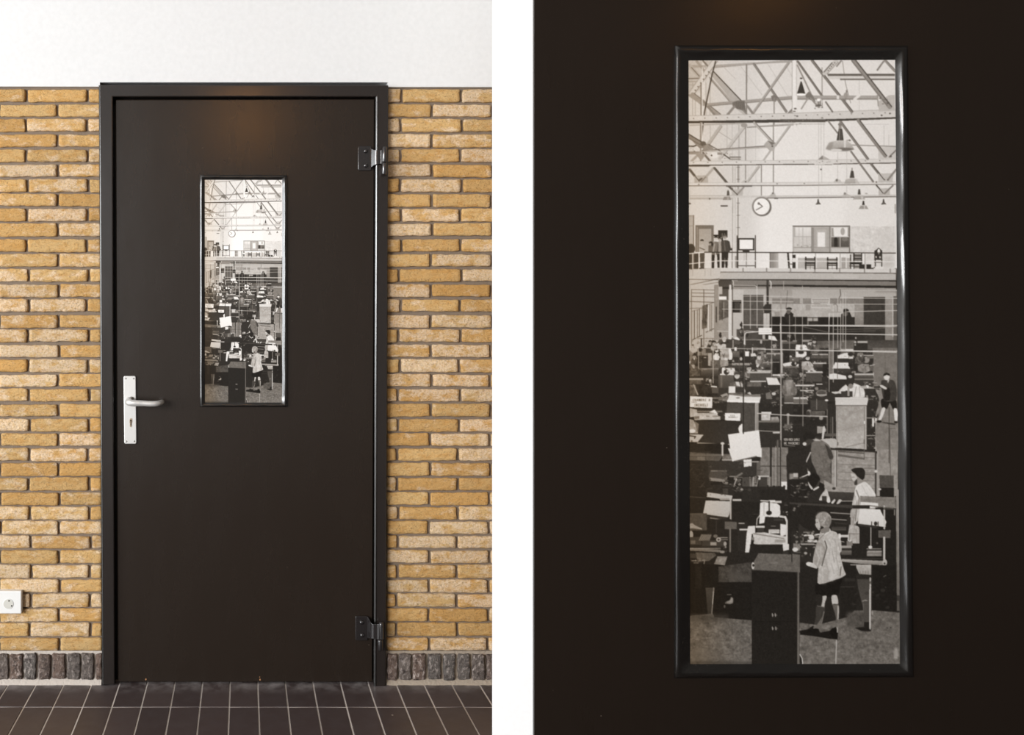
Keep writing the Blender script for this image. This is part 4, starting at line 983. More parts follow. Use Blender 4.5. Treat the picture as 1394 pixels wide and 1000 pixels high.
    P([(360, 320), (560, 325), (580, 350), (500, 410), (380, 415)], 84, ns=6); P([(590, 362), (695, 362), (665, 455), (555, 440)], 132, ns=12); fuzz(290, 370, 500, 430, 16, 60, 170, 36); R(285, 330, 370, 380, 60)
    P([(285, 430), (670, 455), (600, 480), (600, 1000), (285, 1000)], 32); R(360, 450, 420, 700, 38)
    P([(600, 470), (950, 420), (955, 640), (700, 660), (600, 720)], 62, ns=8); P([(700, 520), (950, 560), (950, 620), (720, 610)], 74, bl=6); R(560, 630, 955, 1040, 30)
    P([(465, 690), (555, 690), (535, 970), (490, 970)], 66, 50); L([(553, 690), (540, 850), (530, 965)], 7, 150); L([(548, 730), (538, 860)], 5, 205)
    R(690, 756, 735, 766, 84); P([(675, 840), (720, 820), (735, 785), (755, 800), (752, 850), (715, 860)], 134, bl=1); E(665, 885, 9, 16, 80); R(670, 840, 730, 858, 120, al=0.6)
    # lower left floor
    org(900, 810)
    P([(295, 215), (540, 190), (560, 230), (955, 262), (955, 720), (295, 720)], 92, 100, ns=10); R(295, 200, 700, 270, 62, al=0.7, bl=6, ns=4); R(280, 560, 640, 720, 88, al=0.5, bl=12)
    for k in range(60):
        x, y = prng.uniform(300, 940), prng.uniform(290, 710)
        L([(x, y), (x + prng.uniform(20, 70), y + prng.uniform(-8, 8))], prng.uniform(6, 13), prng.uniform(52, 132), 0.45)
    R(300, 690, 960, 722, 58, bl=5, al=0.7)
    # front cabinet
    org(900, 710)
    R(950, 500, 1440, 1500, 33); P([(1020, 328), (1450, 345), (1450, 530), (955, 505), (960, 440)], 98, 92, ns=6); E(1185, 430, 40, 10, 120, al=0.6, bl=3); E(962, 460, 16, 36, 186); E(966, 456, 12, 14, 40); L([(955, 505), (1450, 530)], 8, 50)
    H(1042, 955, 1440, 6, 26)
    for y, x in ((975, 1165), (975, 1195), (1115, 1165), (1115, 1200)):
        L([(x, y - 14), (x + 3, y + 14)], 9, 165); E(x + 14, y, 8, 8, 110, al=0.6)
    R(1425, 520, 1446, 1500, 78, 104); V(1440, 525, 1500, 7, 108)
    # --- lathe and boys (crop at 1080, 610) ---
    org(1080, 610)
    P([(-60, 330), (150, 290), (330, 380), (330, 1000), (-60, 1000)], 38); P([(280, 420), (600, 455), (640, 560), (640, 1000), (280, 1000)], 40); R(330, 455, 640, 560, 66, 52)
    P([(320, 330), (440, 400), (640, 440), (640, 462), (330, 450)], 150, ns=6); E(425, 420, 18, 14, 60)
    P([(900, 280), (1052, 285), (1050, 415), (905, 412)], 76, ns=6); R(905, 412, 1055, 505, 36); E(905, 428, 16, 10, 200); V(880, 60, 560, 18, 152); E(865, 240, 16, 16, 196)
    R(860, 500, 1082, 1600, 34); P([(1075, 430), (1120, 430), (1130, 1700), (1085, 1700)], 150, 92, ns=5); V(1060, 280, 700, 8, 150)
    fuzz(0, 340, 160, 520, 24, 50, 130, 40); R(0, 260, 48, 320, 186, al=0.8); L([(70, 310), (175, 265)], 12, 196); R(0, 300, 150, 325, 62, al=0.6)
    # dark boy
    S([(150, 560), (165, 490), (230, 430), (290, 420), (330, 470), (330, 560)], 46); E(215, 330, 66, 66, 34); S([(155, 355), (165, 350), (200, 420), (265, 395), (275, 330), (230, 400), (190, 410)], 60); S([(155, 352), (172, 375), (205, 420), (190, 430), (162, 390)], 190); S([(205, 430), (262, 398), (268, 412), (220, 440)], 200)
    S([(270, 540), (290, 490), (345, 425), (365, 470), (385, 560), (350, 560), (340, 500), (300, 545)], 186, ns=12); R(300, 500, 350, 545, 60); S([(355, 540), (375, 500), (388, 560), (360, 570)], 212); S([(395, 570), (430, 530), (440, 545), (415, 580)], 196); S([(450, 580), (480, 535), (510, 545), (475, 580)], 190)
    H(552, 500, 640, 9, 150)
    # man in white
    S([(605, 225), (650, 205), (720, 205), (750, 240), (745, 310), (720, 330), (680, 300), (650, 270)], 40); S([(605, 250), (645, 262), (680, 305), (720, 330), (720, 355), (660, 380), (630, 365), (612, 310)], 138, ns=4); S([(603, 262), (640, 270), (670, 310), (640, 340), (618, 330)], 186); S([(640, 350), (665, 320), (670, 380), (640, 382)], 60); L([(612, 302), (640, 300)], 5, 90)
    S([(660, 395), (745, 350), (800, 390), (850, 460), (862, 505), (800, 620), (620, 640), (640, 470)], 208, ns=4); L([(660, 440), (690, 520), (680, 600)], 12, 120); L([(640, 480), (632, 600)], 8, 150); S([(660, 560), (700, 520), (700, 620), (640, 620)], 150, al=0.6, bl=2)
    S([(605, 640), (700, 625), (690, 740), (640, 800), (690, 830), (692, 1000), (570, 1000), (590, 780)], 168, ns=10); L([(660, 640), (650, 760)], 10, 120); H(895, 580, 690, 6, 100); L([(640, 690), (620, 800)], 9, 140)
    R(692, 790, 880, 1010, 36)
    P([(700, 498), (1072, 512), (1075, 625), (700, 610)], 122, 130, ns=8); H(540, 710, 1065, 5, 96, 0.6); P([(705, 560), (885, 572), (892, 615), (800, 625), (700, 600)], 214); P([(695, 632), (910, 640), (975, 770), (960, 822), (675, 788)], 216, 206); P([(675, 788), (880, 815), (870, 835), (680, 812)], 52); S([(910, 640), (945, 640), (950, 720)], 46); S([(885, 812), (955, 800), (965, 822)], 214)
    V(953, 605, 840, 16, 196); R(945, 625, 1080, 640, 60); P([(800, 605), (1050, 632), (1050, 625), (800, 595)], 90)
    P([(-40, 565), (640, 595), (800, 605), (800, 630), (600, 625), (-40, 582)], 62); R(620, 595, 800, 630, 44)
    for y, a, b in ((678, 390, 590), (745, 400, 585), (785, 440, 560)):
        L([(a, y - 5), (b, y + 8)], 9 if y < 780 else 6, 150 if y < 780 else 70)
    R(400, 820, 555, 860, 60, 76); R(560, 720, 600, 800, 46); R(500, 905, 580, 932, 196); fuzz(0, 590, 70, 660, 10, 60, 190, 26)
    # blond boy
    org(1080, 710)
    R(-20, 100, 260, 420, 44); S([(60, 20), (110, 60), (240, 130), (240, 150), (160, 200), (60, 150)], 50)
    S([(120, 135), (205, 135), (215, 180), (160, 185), (160, 150), (110, 150)], 200); S([(225, 130), (285, 122), (285, 135), (220, 145)], 200); R(150, 190, 250, 215, 198); fuzz(0, 90, 230, 360, 50, 50, 190, 36); R(0, 225, 70, 300, 120, ns=16); E(20, 290, 30, 22, 200); R(80, 225, 220, 240, 150); E(100, 280, 30, 14, 50); P([(-10, 335), (70, 345), (70, 530), (-10, 515)], 96, ns=5)
    R(70, 470, 250, 1000, 36)
    R(500, 250, 620, 276, 152); R(500, 300, 610, 345, 108, 76); R(500, 275, 620, 300, 50); P([(505, 390), (700, 398), (960, 410), (960, 455), (700, 440), (505, 415)], 172, 110); H(386, 510, 940, 8, 60); R(770, 308, 925, 358, 132, ns=8); H(305, 780, 925, 6, 190); H(330, 775, 920, 5, 90); R(610, 225, 770, 375, 38); H(283, 770, 920, 7, 160); R(560, 200, 620, 250, 120)
    V(812, 60, 280, 9, 172); E(806, 265, 20, 16, 206); V(820, 0, 60, 9, 50); V(888, 0, 60, 9, 50); E(862, 18, 18, 22, 44); P([(890, 90), (1020, 85), (1018, 170), (890, 165)], 90, ns=5); V(952, 165, 400, 21, 190); E(878, 222, 10, 10, 90); E(958, 425, 24, 34, 172); E(956, 435, 10, 10, 60); E(592, 195, 14, 12, 214); V(590, 120, 195, 9, 120); fuzz(880, 400, 970, 450, 6, 60, 200, 24)
    L([(500, 205), (530, 210)], 10, 140)
    P([(595, 445), (815, 450), (815, 555), (690, 545), (660, 480), (600, 462)], 176, 150, ns=6)
    for x in (700, 730, 755, 785):
        V(x, 515, 548, 5, 110)
    P([(660, 555), (815, 555), (815, 1140), (740, 1140), (730, 900), (680, 700)], 66, 84); P([(660, 555), (815, 555), (815, 600), (670, 600)], 40); V(806, 590, 1130, 17, 168); V(809, 640, 1120, 7, 206); S([(715, 830), (760, 815), (805, 845), (800, 870), (750, 840)], 130); S([(730, 850), (795, 850), (795, 1020), (750, 1020)], 100)
    R(500, 455, 660, 1000, 34); H(680, 470, 650, 9, 62, 0.8); R(540, 590, 650, 620, 46); R(830, 455, 1080, 940, 30); L([(830, 930), (1080, 945)], 5, 60); L([(945, 575), (970, 560)], 6, 110)
    S([(245, 640), (500, 575), (495, 660), (460, 775), (250, 775)], 26)
    S([(285, 790), (350, 775), (330, 850), (322, 900), (290, 900)], 172, ns=6); S([(400, 775), (455, 770), (470, 860), (410, 865)], 178, ns=6); S([(240, 770), (305, 775), (290, 890), (245, 890)], 40)
    S([(240, 890), (328, 900), (325, 940), (300, 1080), (240, 1150), (200, 1150), (235, 1000)], 58); L([(250, 880), (325, 895)], 9, 92); L([(322, 940), (290, 1080), (230, 1150)], 9, 120)
    S([(410, 865), (475, 870), (480, 950), (470, 1060), (462, 1190), (440, 1190), (445, 1000)], 92, ns=4); S([(462, 880), (478, 900), (470, 1060), (462, 1190), (455, 1190), (462, 1000)], 168); L([(405, 868), (470, 862)], 8, 80)
    S([(250, 205), (275, 180), (345, 100), (385, 90), (450, 110), (480, 160), (500, 200), (505, 300), (490, 340), (530, 500), (550, 550), (500, 585), (440, 605), (320, 645), (255, 640), (262, 480), (240, 490), (205, 440), (215, 340)], 178, ns=9)
    S([(250, 205), (285, 175), (330, 220), (355, 260), (320, 400), (260, 480), (215, 440), (220, 320)], 158, ns=8); L([(330, 200), (352, 265), (318, 390), (300, 460)], 10, 76); L([(305, 480), (308, 640)], 4, 225); L([(490, 560), (500, 470)], 7, 66); S([(380, 330), (440, 330), (450, 580), (360, 600)], 206, al=0.5, bl=8); L([(400, 280), (430, 420)], 12, 142, 0.6); S([(470, 130), (495, 125), (500, 160), (485, 185)], 212); S([(300, 500), (380, 520), (340, 640), (300, 640)], 150, al=0.5, bl=6)
    S([(135, 430), (190, 425), (240, 460), (240, 488), (180, 470), (140, 455)], 190, ns=4); E(160, 440, 24, 20, 206)
    S([(285, 95), (345, 60), (385, 70), (385, 100), (340, 120), (290, 180), (260, 210)], 170); S([(300, 120), (380, 80), (385, 100), (330, 140)], 206); L([(260, 195), (345, 105)], 6, 110)
    org(1080, 610)
    E(315, 740, 80, 78, 128); S([(235, 720), (260, 690), (330, 668), (385, 700), (398, 760), (370, 830), (330, 840), (300, 800), (280, 760)], 140, ns=14); S([(240, 700), (280, 672), (300, 740), (250, 780)], 160, al=0.5, bl=4); S([(232, 745), (262, 740), (284, 820), (272, 858), (248, 838), (228, 800), (236, 780)], 176); E(250, 775, 7, 5, 90); L([(244, 832), (258, 834)], 4, 110); E(300, 790, 14, 20, 150); L([(275, 840), (300, 860)], 7, 80); fuzz(250, 678, 385, 790, 40, 90, 205, 20, 0.55); P([(330, 690), (398, 740), (392, 800), (350, 830), (330, 790)], 96, al=0.45, bl=3); S([(285, 850), (370, 820), (375, 870), (300, 890)], 120)
    # folds and shading of the blond boy's jacket, hair, neck
    org(1080, 710)
    for q, w, g in (([(300, 230), (330, 300), (300, 420)], 14, 132), ([(360, 150), (400, 230), (395, 330)], 12, 206), ([(430, 180), (455, 260), (450, 380), (480, 500)], 14, 150), ([(340, 420), (370, 520), (350, 620)], 16, 150), ([(400, 440), (425, 540)], 12, 150), ([(240, 300), (270, 380), (250, 450)], 12, 196), ([(285, 260), (290, 360)], 10, 200), ([(470, 220), (490, 300)], 10, 140)):
        L(q, w, g, 0.5)
    fuzz(260, 160, 500, 620, 60, 140, 212, 20, 0.35)
    org(1080, 610)
    for k in range(46):
        a = prng.uniform(0, 6.28); r = prng.uniform(8, 62)
        x, y = 322 + r * math.cos(a) * 1.05, 742 + r * math.sin(a)
        L([(x, y), (x + prng.uniform(-14, 14), y + prng.uniform(6, 26))], 6, prng.uniform(104, 206), 0.6)
    # folds of the white coat, faces
    for q, w, g in (([(720, 390), (760, 470), (790, 500)], 9, 176), ([(760, 380), (820, 460)], 7, 186), ([(650, 500), (660, 590)], 8, 130), ([(680, 660), (650, 800)], 10, 206), ([(620, 700), (640, 830)], 9, 128), ([(660, 850), (665, 980)], 8, 130)):
        L(q, w, g, 0.55)
    # floor, lower right
    org(1080, 710)
    fuzz(500, 590, 1075, 900, 40, 30, 62, 50, 0.6)
    org(1080, 810)
    P([(65, 285), (250, 310), (560, 230), (640, 160), (830, 155), (1090, 180), (1125, 180), (1125, 740), (65, 740)], 96, 106, ns=10); P([(560, 180), (760, 170), (800, 330), (700, 360), (560, 320)], 76, bl=6, ns=6)
    for k in range(70):
        x, y = prng.uniform(80, 1080), prng.uniform(380, 710)
        L([(x, y), (x + prng.uniform(16, 60), y + prng.uniform(-8, 8))], prng.uniform(6, 12), prng.uniform(66, 142), 0.45)
    P([(65, 370), (150, 355), (200, 320), (260, 345), (280, 390), (380, 370), (410, 340), (450, 380), (470, 390), (462, 462), (380, 455), (200, 425), (70, 412)], 28); P([(640, 340), (730, 330), (820, 345), (810, 378), (720, 375)], 30, bl=1); P([(735, 60), (800, 60), (800, 330), (738, 330)], 72); R(740, 280, 795, 345, 34); V(804, -60, 350, 16, 176); V(800, -60, 340, 6, 210); E(828, 185, 9, 22, 140)
    P([(205, 340), (245, 310), (300, 230), (285, 300), (250, 360), (215, 355)], 100); P([(150, 360), (240, 345), (270, 360), (262, 400), (140, 385)], 24); P([(410, 345), (445, 330), (462, 380), (462, 460), (420, 450), (375, 400)], 22); L([(463, 340), (462, 385)], 12, 160)
    L([(452, 470), (445, 720)], 8, 190); fuzz(980, 330, 1020, 380, 4, 40, 60, 30)
    P([(70, 620), (95, 660), (100, 720), (70, 720)], 26); L([(70, 620), (92, 660), (98, 720)], 9, 206); E(1075, 610, 26, 60, 176, al=0.6, bl=6)
    P([(1085, 60), (1105, 60), (1120, 300), (1115, 720), (1122, 720), (1130, 0), (1085, 0)], 60)
    # --- thin pale wires and belts in front of everything ---
    org(900, 390)
    for x, a, b, g in ((935, 90, 440, 190), (1005, -20, 430, 200), (1158, 190, 940, 170), (1345, 300, 650, 160), (870, 470, 1100, 90), (545, 650, 1010, 190), (392, 640, 860, 170), (680, 860, 950, 80), (820, 620, 900, 80), (1270, 560, 950, 150)):
        V(x, a, b, 6, g)
    for y0, y1, a, b, w in ((235, 243, 640, 1385, 5), (400, 405, 850, 2465, 8), (482, 490, 1155, 2465, 9), (638, 655, 380, 1100, 6), (655, 672, 1050, 2465, 8), (465, 468, 590, 720, 5), (150, 158, 700, 1385, 5), (100, 102, 860, 1385, 4)):
        L([(a, y0), (b, y1 + (14 if b > 2000 else 0))], w, 206)
    L([(870, 600), (878, 500), (892, 480), (1030, 470)], 11, 200)
    R(1020, 430, 1158, 500, 226); H(478, 1025, 1155, 4, 170); H(455, 1035, 1145, 5, 195)
    L([(1250, 390), (1258, 640), (1266, 900)], 11, 190)
    org(1080, 390)
    L([(375, 280), (372, 560)], 8, 205); L([(385, 265), (372, 400)], 5, 190)
    for x, a, b, g in ((418, 200, 1000, 200), (465, 120, 640, 190), (496, 150, 660, 190), (520, 60, 580, 200), (548, 60, 660, 190), (375, 560, 1100, 170), (22, 320, 560, 150), (95, -10, 640, 170), (100, 780, 1460, 160), (68, 1100, 1250, 60), (462, 680, 960, 90)):
        V(x, a, b, 6, g)
    L([(420, 190), (440, 180), (462, 200), (462, 260)], 6, 110); L([(385, 268), (500, 266)], 5, 130)
    L([(490, 118), (1088, 122)], 7, 206); L([(470, 182), (1088, 184)], 6, 190); L([(560, 262), (1088, 250)], 7, 196)
    L([(100, 420), (375, 480)], 5, 120); L([(420, 450), (860, 440), (1085, 420)], 5, 120); L([(470, 470), (860, 462)], 5, 110)
    L([(0, 404), (1088, 406)], 9, 205); L([(0, 486), (420, 492), (1088, 504)], 9, 210); L([(0, 664), (1088, 676)], 7, 206)
    L([(980, 30), (1085, 38)], 5, 190)

def photo_rgb(nx, ny):
    """linear colours of the print on an nx by ny grid"""
    draw_photo()
    g = CAN.copy()
    g += soft(prng.normal(0, 1, g.shape).astype(np.float32), 1) * 11.0
    g = soft(g, 1)
    yy = np.clip(((np.arange(ny) + 0.5) / ny * PH - 0.5), 0, PH - 1)
    xx = np.clip(((np.arange(nx) + 0.5) / nx * PW - 0.5), 0, PW - 1)
    y0 = np.minimum(yy.astype(int), PH - 2); x0 = np.minimum(xx.astype(int), PW - 2)
    fy = (yy - y0)[:, None]; fx = (xx - x0)[None, :]
    A = g[y0][:, x0] * (1 - fx) + g[y0][:, x0 + 1] * fx
    B = g[y0 + 1][:, x0] * (1 - fx) + g[y0 + 1][:, x0 + 1] * fx
    g = np.clip(A * (1 - fy) + B * fy, 0, 255)
    # warm paper, a little warmer towards its left edge
    t = np.exp(-((np.arange(nx) / nx) / 0.16) ** 2)[None, :] * np.ones((ny, 1))
    mid = 1.15 - np.abs(g / 255 - 0.50) * 1.5
    mid = np.clip(mid, 0, 1)
    rgb = np.stack([g + 4 * mid + 4 * t * mid, g - 1.5 * mid - 4.0 * t * mid, g - 8 * mid - 14 * t * mid], -1)
    s = np.clip(rgb / 255, 0, 1)
    return np.where(s <= 0.04045, s / 12.92, ((s + 0.055) / 1.055) ** 2.4).astype(np.float32)

# ------------------------------------------------------------------ the print as a mesh (shared by both frames)
NX, NY = 358, 996
def print_mesh():
    rgb = photo_rgb(NX, NY)
    xs = (np.arange(NX) + 0.5) / NX - 0.5
    zs = 0.5 - (np.arange(NY) + 0.5) / NY
    co = np.zeros((NY, NX, 3), np.float32)
    co[..., 0] = xs[None, :] * (PX1 - PX0); co[..., 2] = zs[:, None] * (PY1 - PY0)
    idx = np.arange(NX * NY).reshape(NY, NX)
    q = np.stack([idx[:-1, :-1], idx[1:, :-1], idx[1:, 1:], idx[:-1, 1:]], -1).reshape(-1)
    nf = (NX - 1) * (NY - 1)
    me = bpy.data.meshes.new('photograph')
    me.vertices.add(NX * NY); me.vertices.foreach_set('co', co.reshape(-1))
    me.loops.add(nf * 4); me.loops.foreach_set('vertex_index', q.astype(np.int32))
    me.polygons.add(nf); me.polygons.foreach_set('loop_start', (np.arange(nf) * 4).astype(np.int32))
    me.update(calc_edges=True)
    a = me.color_attributes.new('picture', 'FLOAT_COLOR', 'POINT')
    a.data.foreach_set('color', np.concatenate([rgb.reshape(-1, 3), np.ones((NX * NY, 1), np.float32)], 1).reshape(-1))
    m = Mat('black_and_white_print', rough=0.45, spec=0.12)
    at = m.n('Attribute'); at.attribute_name = 'picture'
    hs = m.n('Gamma'); hs.inputs['Gamma'].default_value = 1.0
    m.l(at.outputs['Color'], hs.inputs['Color']); m.color(hs.outputs[0])
    me.materials.append(m.m)
    return me
PRINT = print_mesh()

def hang_print(parent, origin, u0, v0, ku, kv, y):
    """print pixel (PX, PY) is seen at photograph pixel (u0 + (PX - PX0) * ku, ...)"""
    o = bpy.data.objects.new('photograph', PRINT); C.objects.link(o); o.parent = parent
    d = (y - CAMY) / F
    c = W(u0 + (PX1 - PX0) / 2 * ku, v0 + (PY1 - PY0) / 2 * kv, y)
    o.location = c - Vector(origin); o.scale = (ku * d, 1, kv * d)
    return o

# ------------------------------------------------------------------ floor
T = 37.59 / 389.0; TL = 0.1945
bm = bmesh.new(); lay = bm.loops.layers.float_color.new('shade')
rows = [(0.02, -0.179)] + [(-0.179 - TL * k, -0.179 - TL * (k + 1)) for k in range(24)]
for k in range(-34, 42):
    xa, xb = (k - 0.5) * T, (k + 0.5) * T
    for ya, yb in rows:
        j = 0.0021
        q = [(xa + j, ya - j), (xb - j, ya - j), (xb - j, yb + j), (xa + j, yb + j)]
        e = 0.0012
        cx, cy = (xa + xb) / 2, (ya + yb) / 2
        dz = random.uniform(-0.0003, 0.0003); sx = random.uniform(-0.0006, 0.0006)
        top = [bm.verts.new((x + (e if x < cx else -e), y + (e if y < cy else -e), dz + sx * (1 if x < cx else -1))) for x, y in q]
        bot = [bm.verts.new((x, y, -0.0022)) for x, y in q]
        fs = [bm.faces.new(top[::-1])] + [bm.faces.new((top[i], top[(i + 1) % 4], bot[(i + 1) % 4], bot[i])) for i in range(4)]
        col = (random.random(), random.random(), random.random(), 1)
        for f in fs:
            for lp in f.loops: lp[lay] = col
fl = obj('floor', bm, M_TILE); tag(fl, kind='structure', label='dark brown quarry tile floor with pale grout lines', category='floor')
bm = bmesh.new(); bm.faces.new([bm.verts.new(p) for p in ((-3.4, 0.05, -0.0018), (4.0, 0.05, -0.0018), (4.0, -4.9, -0.0018), (-3.4, -4.9, -0.0018))])
obj('grout', bm, M_GROUT, fl)

# ------------------------------------------------------------------ brick walls, plaster, skirting
random.seed(5)
brick_wall('wall_left', -440, 138.0, 36.0, 5.5, 78.0, 3.5, 81.6, label='yellow brick wall on the handle side of the door', category='wall')
random.seed(9)
brick_wall('wall_right', 527.0, 850, 547.5, -7.5, 590.0, -6.5, 82.0, label='yellow brick wall on the hinge side of the door', category='wall')
bm = bmesh.new(); prism(bm, [(-440, -420), (850, -420), (850, 118.3), (528, 118.3), (528, 112), (136, 112), (136, 117.8), (-440, 117.0)], -0.003, 0.05)
tag(obj('wall_upper', bm, M_PLASTER), kind='structure', label='white plastered wall above the brickwork', category='wall')
bm = bmesh.new(); prism(bm, [(-440, -420), (850, -420), (850, 935), (-440, 935)], 0.16, 0.22)
tag(obj('wall_back', bm, M_MORTAR), kind='structure', label='masonry behind the brick facing', category='wall')
random.seed(3)
tl = [(-5, 11), (14, 30.5), (32.8, 49.0), (52.5, 68.5), (71.8, 88.5), (91.6, 108.8), (111.2, 127.5), (130.6, 138.8)]
tl = [(-5 - 19.5 * k, 10 - 19.5 * k) for k in range(22, 0, -1)] + tl
skirting('baseboard_left', tl, -440, 139, 890.3, 924, M_LIME, label='dark upright clinker bricks along the wall foot, left of the door', category='skirting')
tr = [(526.8, 541), (543, 559.5), (562, 579), (583, 600), (604, 619), (623.5, 639.5), (643.5, 659.5), (662.5, 678)]
tr += [(682 + 19.5 * k, 697.5 + 19.5 * k) for k in range(8)]
skirting('baseboard_right', tr, 525, 850, 890.5, 925, M_LIME2, label='dark upright clinker bricks along the wall foot, right of the door', category='skirting')

# ------------------------------------------------------------------ door frame
YF, YL = -0.024, -0.008
bm = bmesh.new()
prism(bm, [(139.6, 932.5), (137.5, 520), (135.2, 115.5), (529, 115.5), (527.2, 520), (525.2, 934), (509.5, 934), (510.7, 520), (512, 131.5), (153.5, 131.5), (154.4, 520), (156.2, 931.5)], YF, 0.06)
tf = obj('trim_1', bm, M_FRAME, bevel=0.0042, seg=4)
tag(tf, kind='structure', label='dark brown painted steel door frame set in the yellow bricks', category='door frame')
bm = bmesh.new()
for p in ([(148, 126), (518, 126), (518, 142), (148, 142)], [(148, 126), (163, 126), (167, 935), (150, 935)], [(505, 126), (518, 126), (516, 935), (502, 935)]):
    prism(bm, p, 0.034, 0.075)
obj('door_stop', bm, M_FRAME, tf)

def lip(name, top, bot, sec):
    """narrow strip added down the frame edge, angled to catch a bright highlight; sec = (pixel offset, depth) across it"""
    bm = bmesh.new(); n = 60; prev = None
    for k in range(n + 1):
        u = k / n
        x, y = top[0] + (bot[0] - top[0]) * u, top[1] + (bot[1] - top[1]) * u
        row = [bm.verts.new(W(x + a, y, d + 0.0003 * math.sin(k * 1.7))) for a, d in sec]
        if prev:
            for i in range(len(sec) - 1): bm.faces.new((prev[i], prev[i + 1], row[i + 1], row[i]))
        prev = row
    return obj(name, bm, M_BEAD, tf, smooth=True)
lip('highlight_strip', (511.8, 131.6), (509.3, 933.6), [(-0.9, YF + 0.02), (-0.8, YF + 0.0012), (-0.5, YF), (0.6, YF - 0.0015), (1.6, YF - 0.0029), (2.2, YF - 0.003), (2.7, YF - 0.0015), (2.8, YF + 0.002)])
lip('highlight_strip', (135.0, 115.8), (139.4, 932.2), [(-0.5, YF + 0.03), (-0.45, YF + 0.0030), (0.2, YF + 0.0014), (1.1, YF - 0.0002), (1.7, YF - 0.0003), (2.2, YF + 0.002)])

# ------------------------------------------------------------------ door leaf
O = W(334, 929, 0); O.z = 0.0
door = empty('door_1', O, kind='structure', label='dark brown painted door with a narrow photograph window and lever handle', category='door')
def part(name, bm, mat, parent=None, sub=False, **k):
    o = obj(name, bm, mat, parent or door, **k)
    if not sub: localise(o, O)
    return o
hole = rect(277, 243, 386, 549)
outl = [(157.2, 135.6), (509.8, 134.8), (507.0, 927.6), (160.6, 927.6)]
bm = bmesh.new()
def loop4(pts, y): return [bm.verts.new(W(x, z, y)) for x, z in pts]
e = 1.0
o_in = [(outl[0][0] + e, outl[0][1] + e), (outl[1][0] - e, outl[1][1] + e), (outl[2][0] - e, outl[2][1] - e), (outl[3][0] + e, outl[3][1] - e)]
A, B, Hh = loop4(o_in, YL), loop4(outl, YL + 0.0025), loop4(hole, YL)
Bb = [bm.verts.new((v.co.x, 0.032, v.co.z)) for v in B]; Hb = [bm.verts.new((v.co.x, 0.032, v.co.z)) for v in Hh]
for i in range(4):
    j = (i + 1) % 4
    for q in ((A[i], A[j], Hh[j], Hh[i]), (B[i], B[j], A[j], A[i]), (Bb[i], Bb[j], B[j], B[i]), (Hh[i], Hh[j], Hb[j], Hb[i]), (Hb[i], Hb[j], Bb[j], Bb[i])):
        bm.faces.new(q)
leaf = part('door_leaf', bm, M_DOOR)

# window moulding and the print behind it
yb = YL - 0.0052
bm = bmesh.new()
out_w = [(271.8, 237.8), (390.4, 238.4), (390.6, 553.8), (272.0, 553.8)]
in_w = [(278.6, 244.6), (384.2, 244.8), (384.2, 547.6), (278.6, 547.6)]
ring(bm, out_w, in_w, [(0, YL + 0.002), (0.02, YL - 0.0055), (0.05, YL - 0.0078), (0.17, YL - 0.0089), (0.30, YL - 0.0101), (0.36, YL - 0.0104), (0.44, YL - 0.0102), (0.50, YL - 0.0098), (0.75, YL - 0.0075), (1.0, yb)], seg=24)
wn = part('window_moulding', bm, M_BEAD, smooth=True); wn['label'] = 'glossy black moulding round the door window'
ph = hang_print(wn, (0, 0, 0), 278.5 + (PX0 - 937) * 0.3722, 244.6 + (PY0 - 82) * 0.3686, 0.3722, 0.3686, yb + 0.001)
ph['label'] = 'tall black and white print of a busy old workshop'
bm = bmesh.new(); prism(bm, rect(276, 242, 387, 550), yb + 0.004, yb + 0.008)
part('backing_board', bm, M_BLACK, wn, sub=True)

# lever handle on its long plate
bm = bmesh.new(); prism(bm, rrect(168.0, 511.5, 184.8, 604.0, 2.2, shear=1.0), YL - 0.007, YL)
hp = part('handle_plate', bm, M_ALU, bevel=0.0022, seg=3); hp['label'] = 'long brushed aluminium plate with lever and keyhole'
bm = bmesh.new()
yk = YL - 0.058
disc(bm, 175.2, 546.0, 0.0145, YL - 0.012, YL - 0.006, 24)
tube(bm, [W(175.2, 546.2, YL - 0.006), W(175.2, 546.6, YL - 0.03), W(176.2, 547.4, yk + 0.006), W(181, 548.2, yk), W(195, 548.8, yk), W(207, 549.4, yk), W(214, 549.0, yk + 0.004), W(218.8, 547.8, yk + 0.018), W(221, 546.8, yk + 0.034)],
     [0.0125, 0.0125, 0.0122, 0.0112, 0.0100, 0.0098, 0.0096, 0.0092, 0.0080], 20)
part('lever', bm, M_ALU, hp, sub=True, smooth=True)
bm = bmesh.new(); disc(bm, 178.6, 542.6, 0.0075, YL - 0.0125, YL - 0.009, 16, 0.003)
part('spindle_cap', bm, M_STEEL, hp, sub=True, smooth=True)
bm = bmesh.new(); prism(bm, [(176.3 + dx, z) for dx, z in ((0.3, 570.2), (1.2, 569.2), (2.6, 569.2), (3.5, 570.4), (3.5, 574.6), (2.8, 575.6), (2.8, 580.2), (2.2, 581), (0.9, 581), (0.4, 580.2), (0.4, 575.6), (-0.2, 574.4))], YL - 0.0085, YL - 0.006)
part('lock_cylinder', bm, M_BRASS, hp, sub=True)
bm = bmesh.new(); disc(bm, 178.0, 572.2, 0.0028, YL - 0.0094, YL - 0.008, 14); prism(bm, rect(177.6, 572, 178.5, 579), YL - 0.0094, YL - 0.008)
part('keyhole', bm, M_BLACK, hp, sub=True)
for x, y in ((171.2, 515.0), (181.8, 515.0), (172.2, 600.6), (182.8, 600.4)):
    bm = bmesh.new(); disc(bm, x, y, 0.0030, YL - 0.0074, YL - 0.006, 12, 0.0008)
    part('screw', bm, M_STEEL, hp, sub=True, smooth=True)

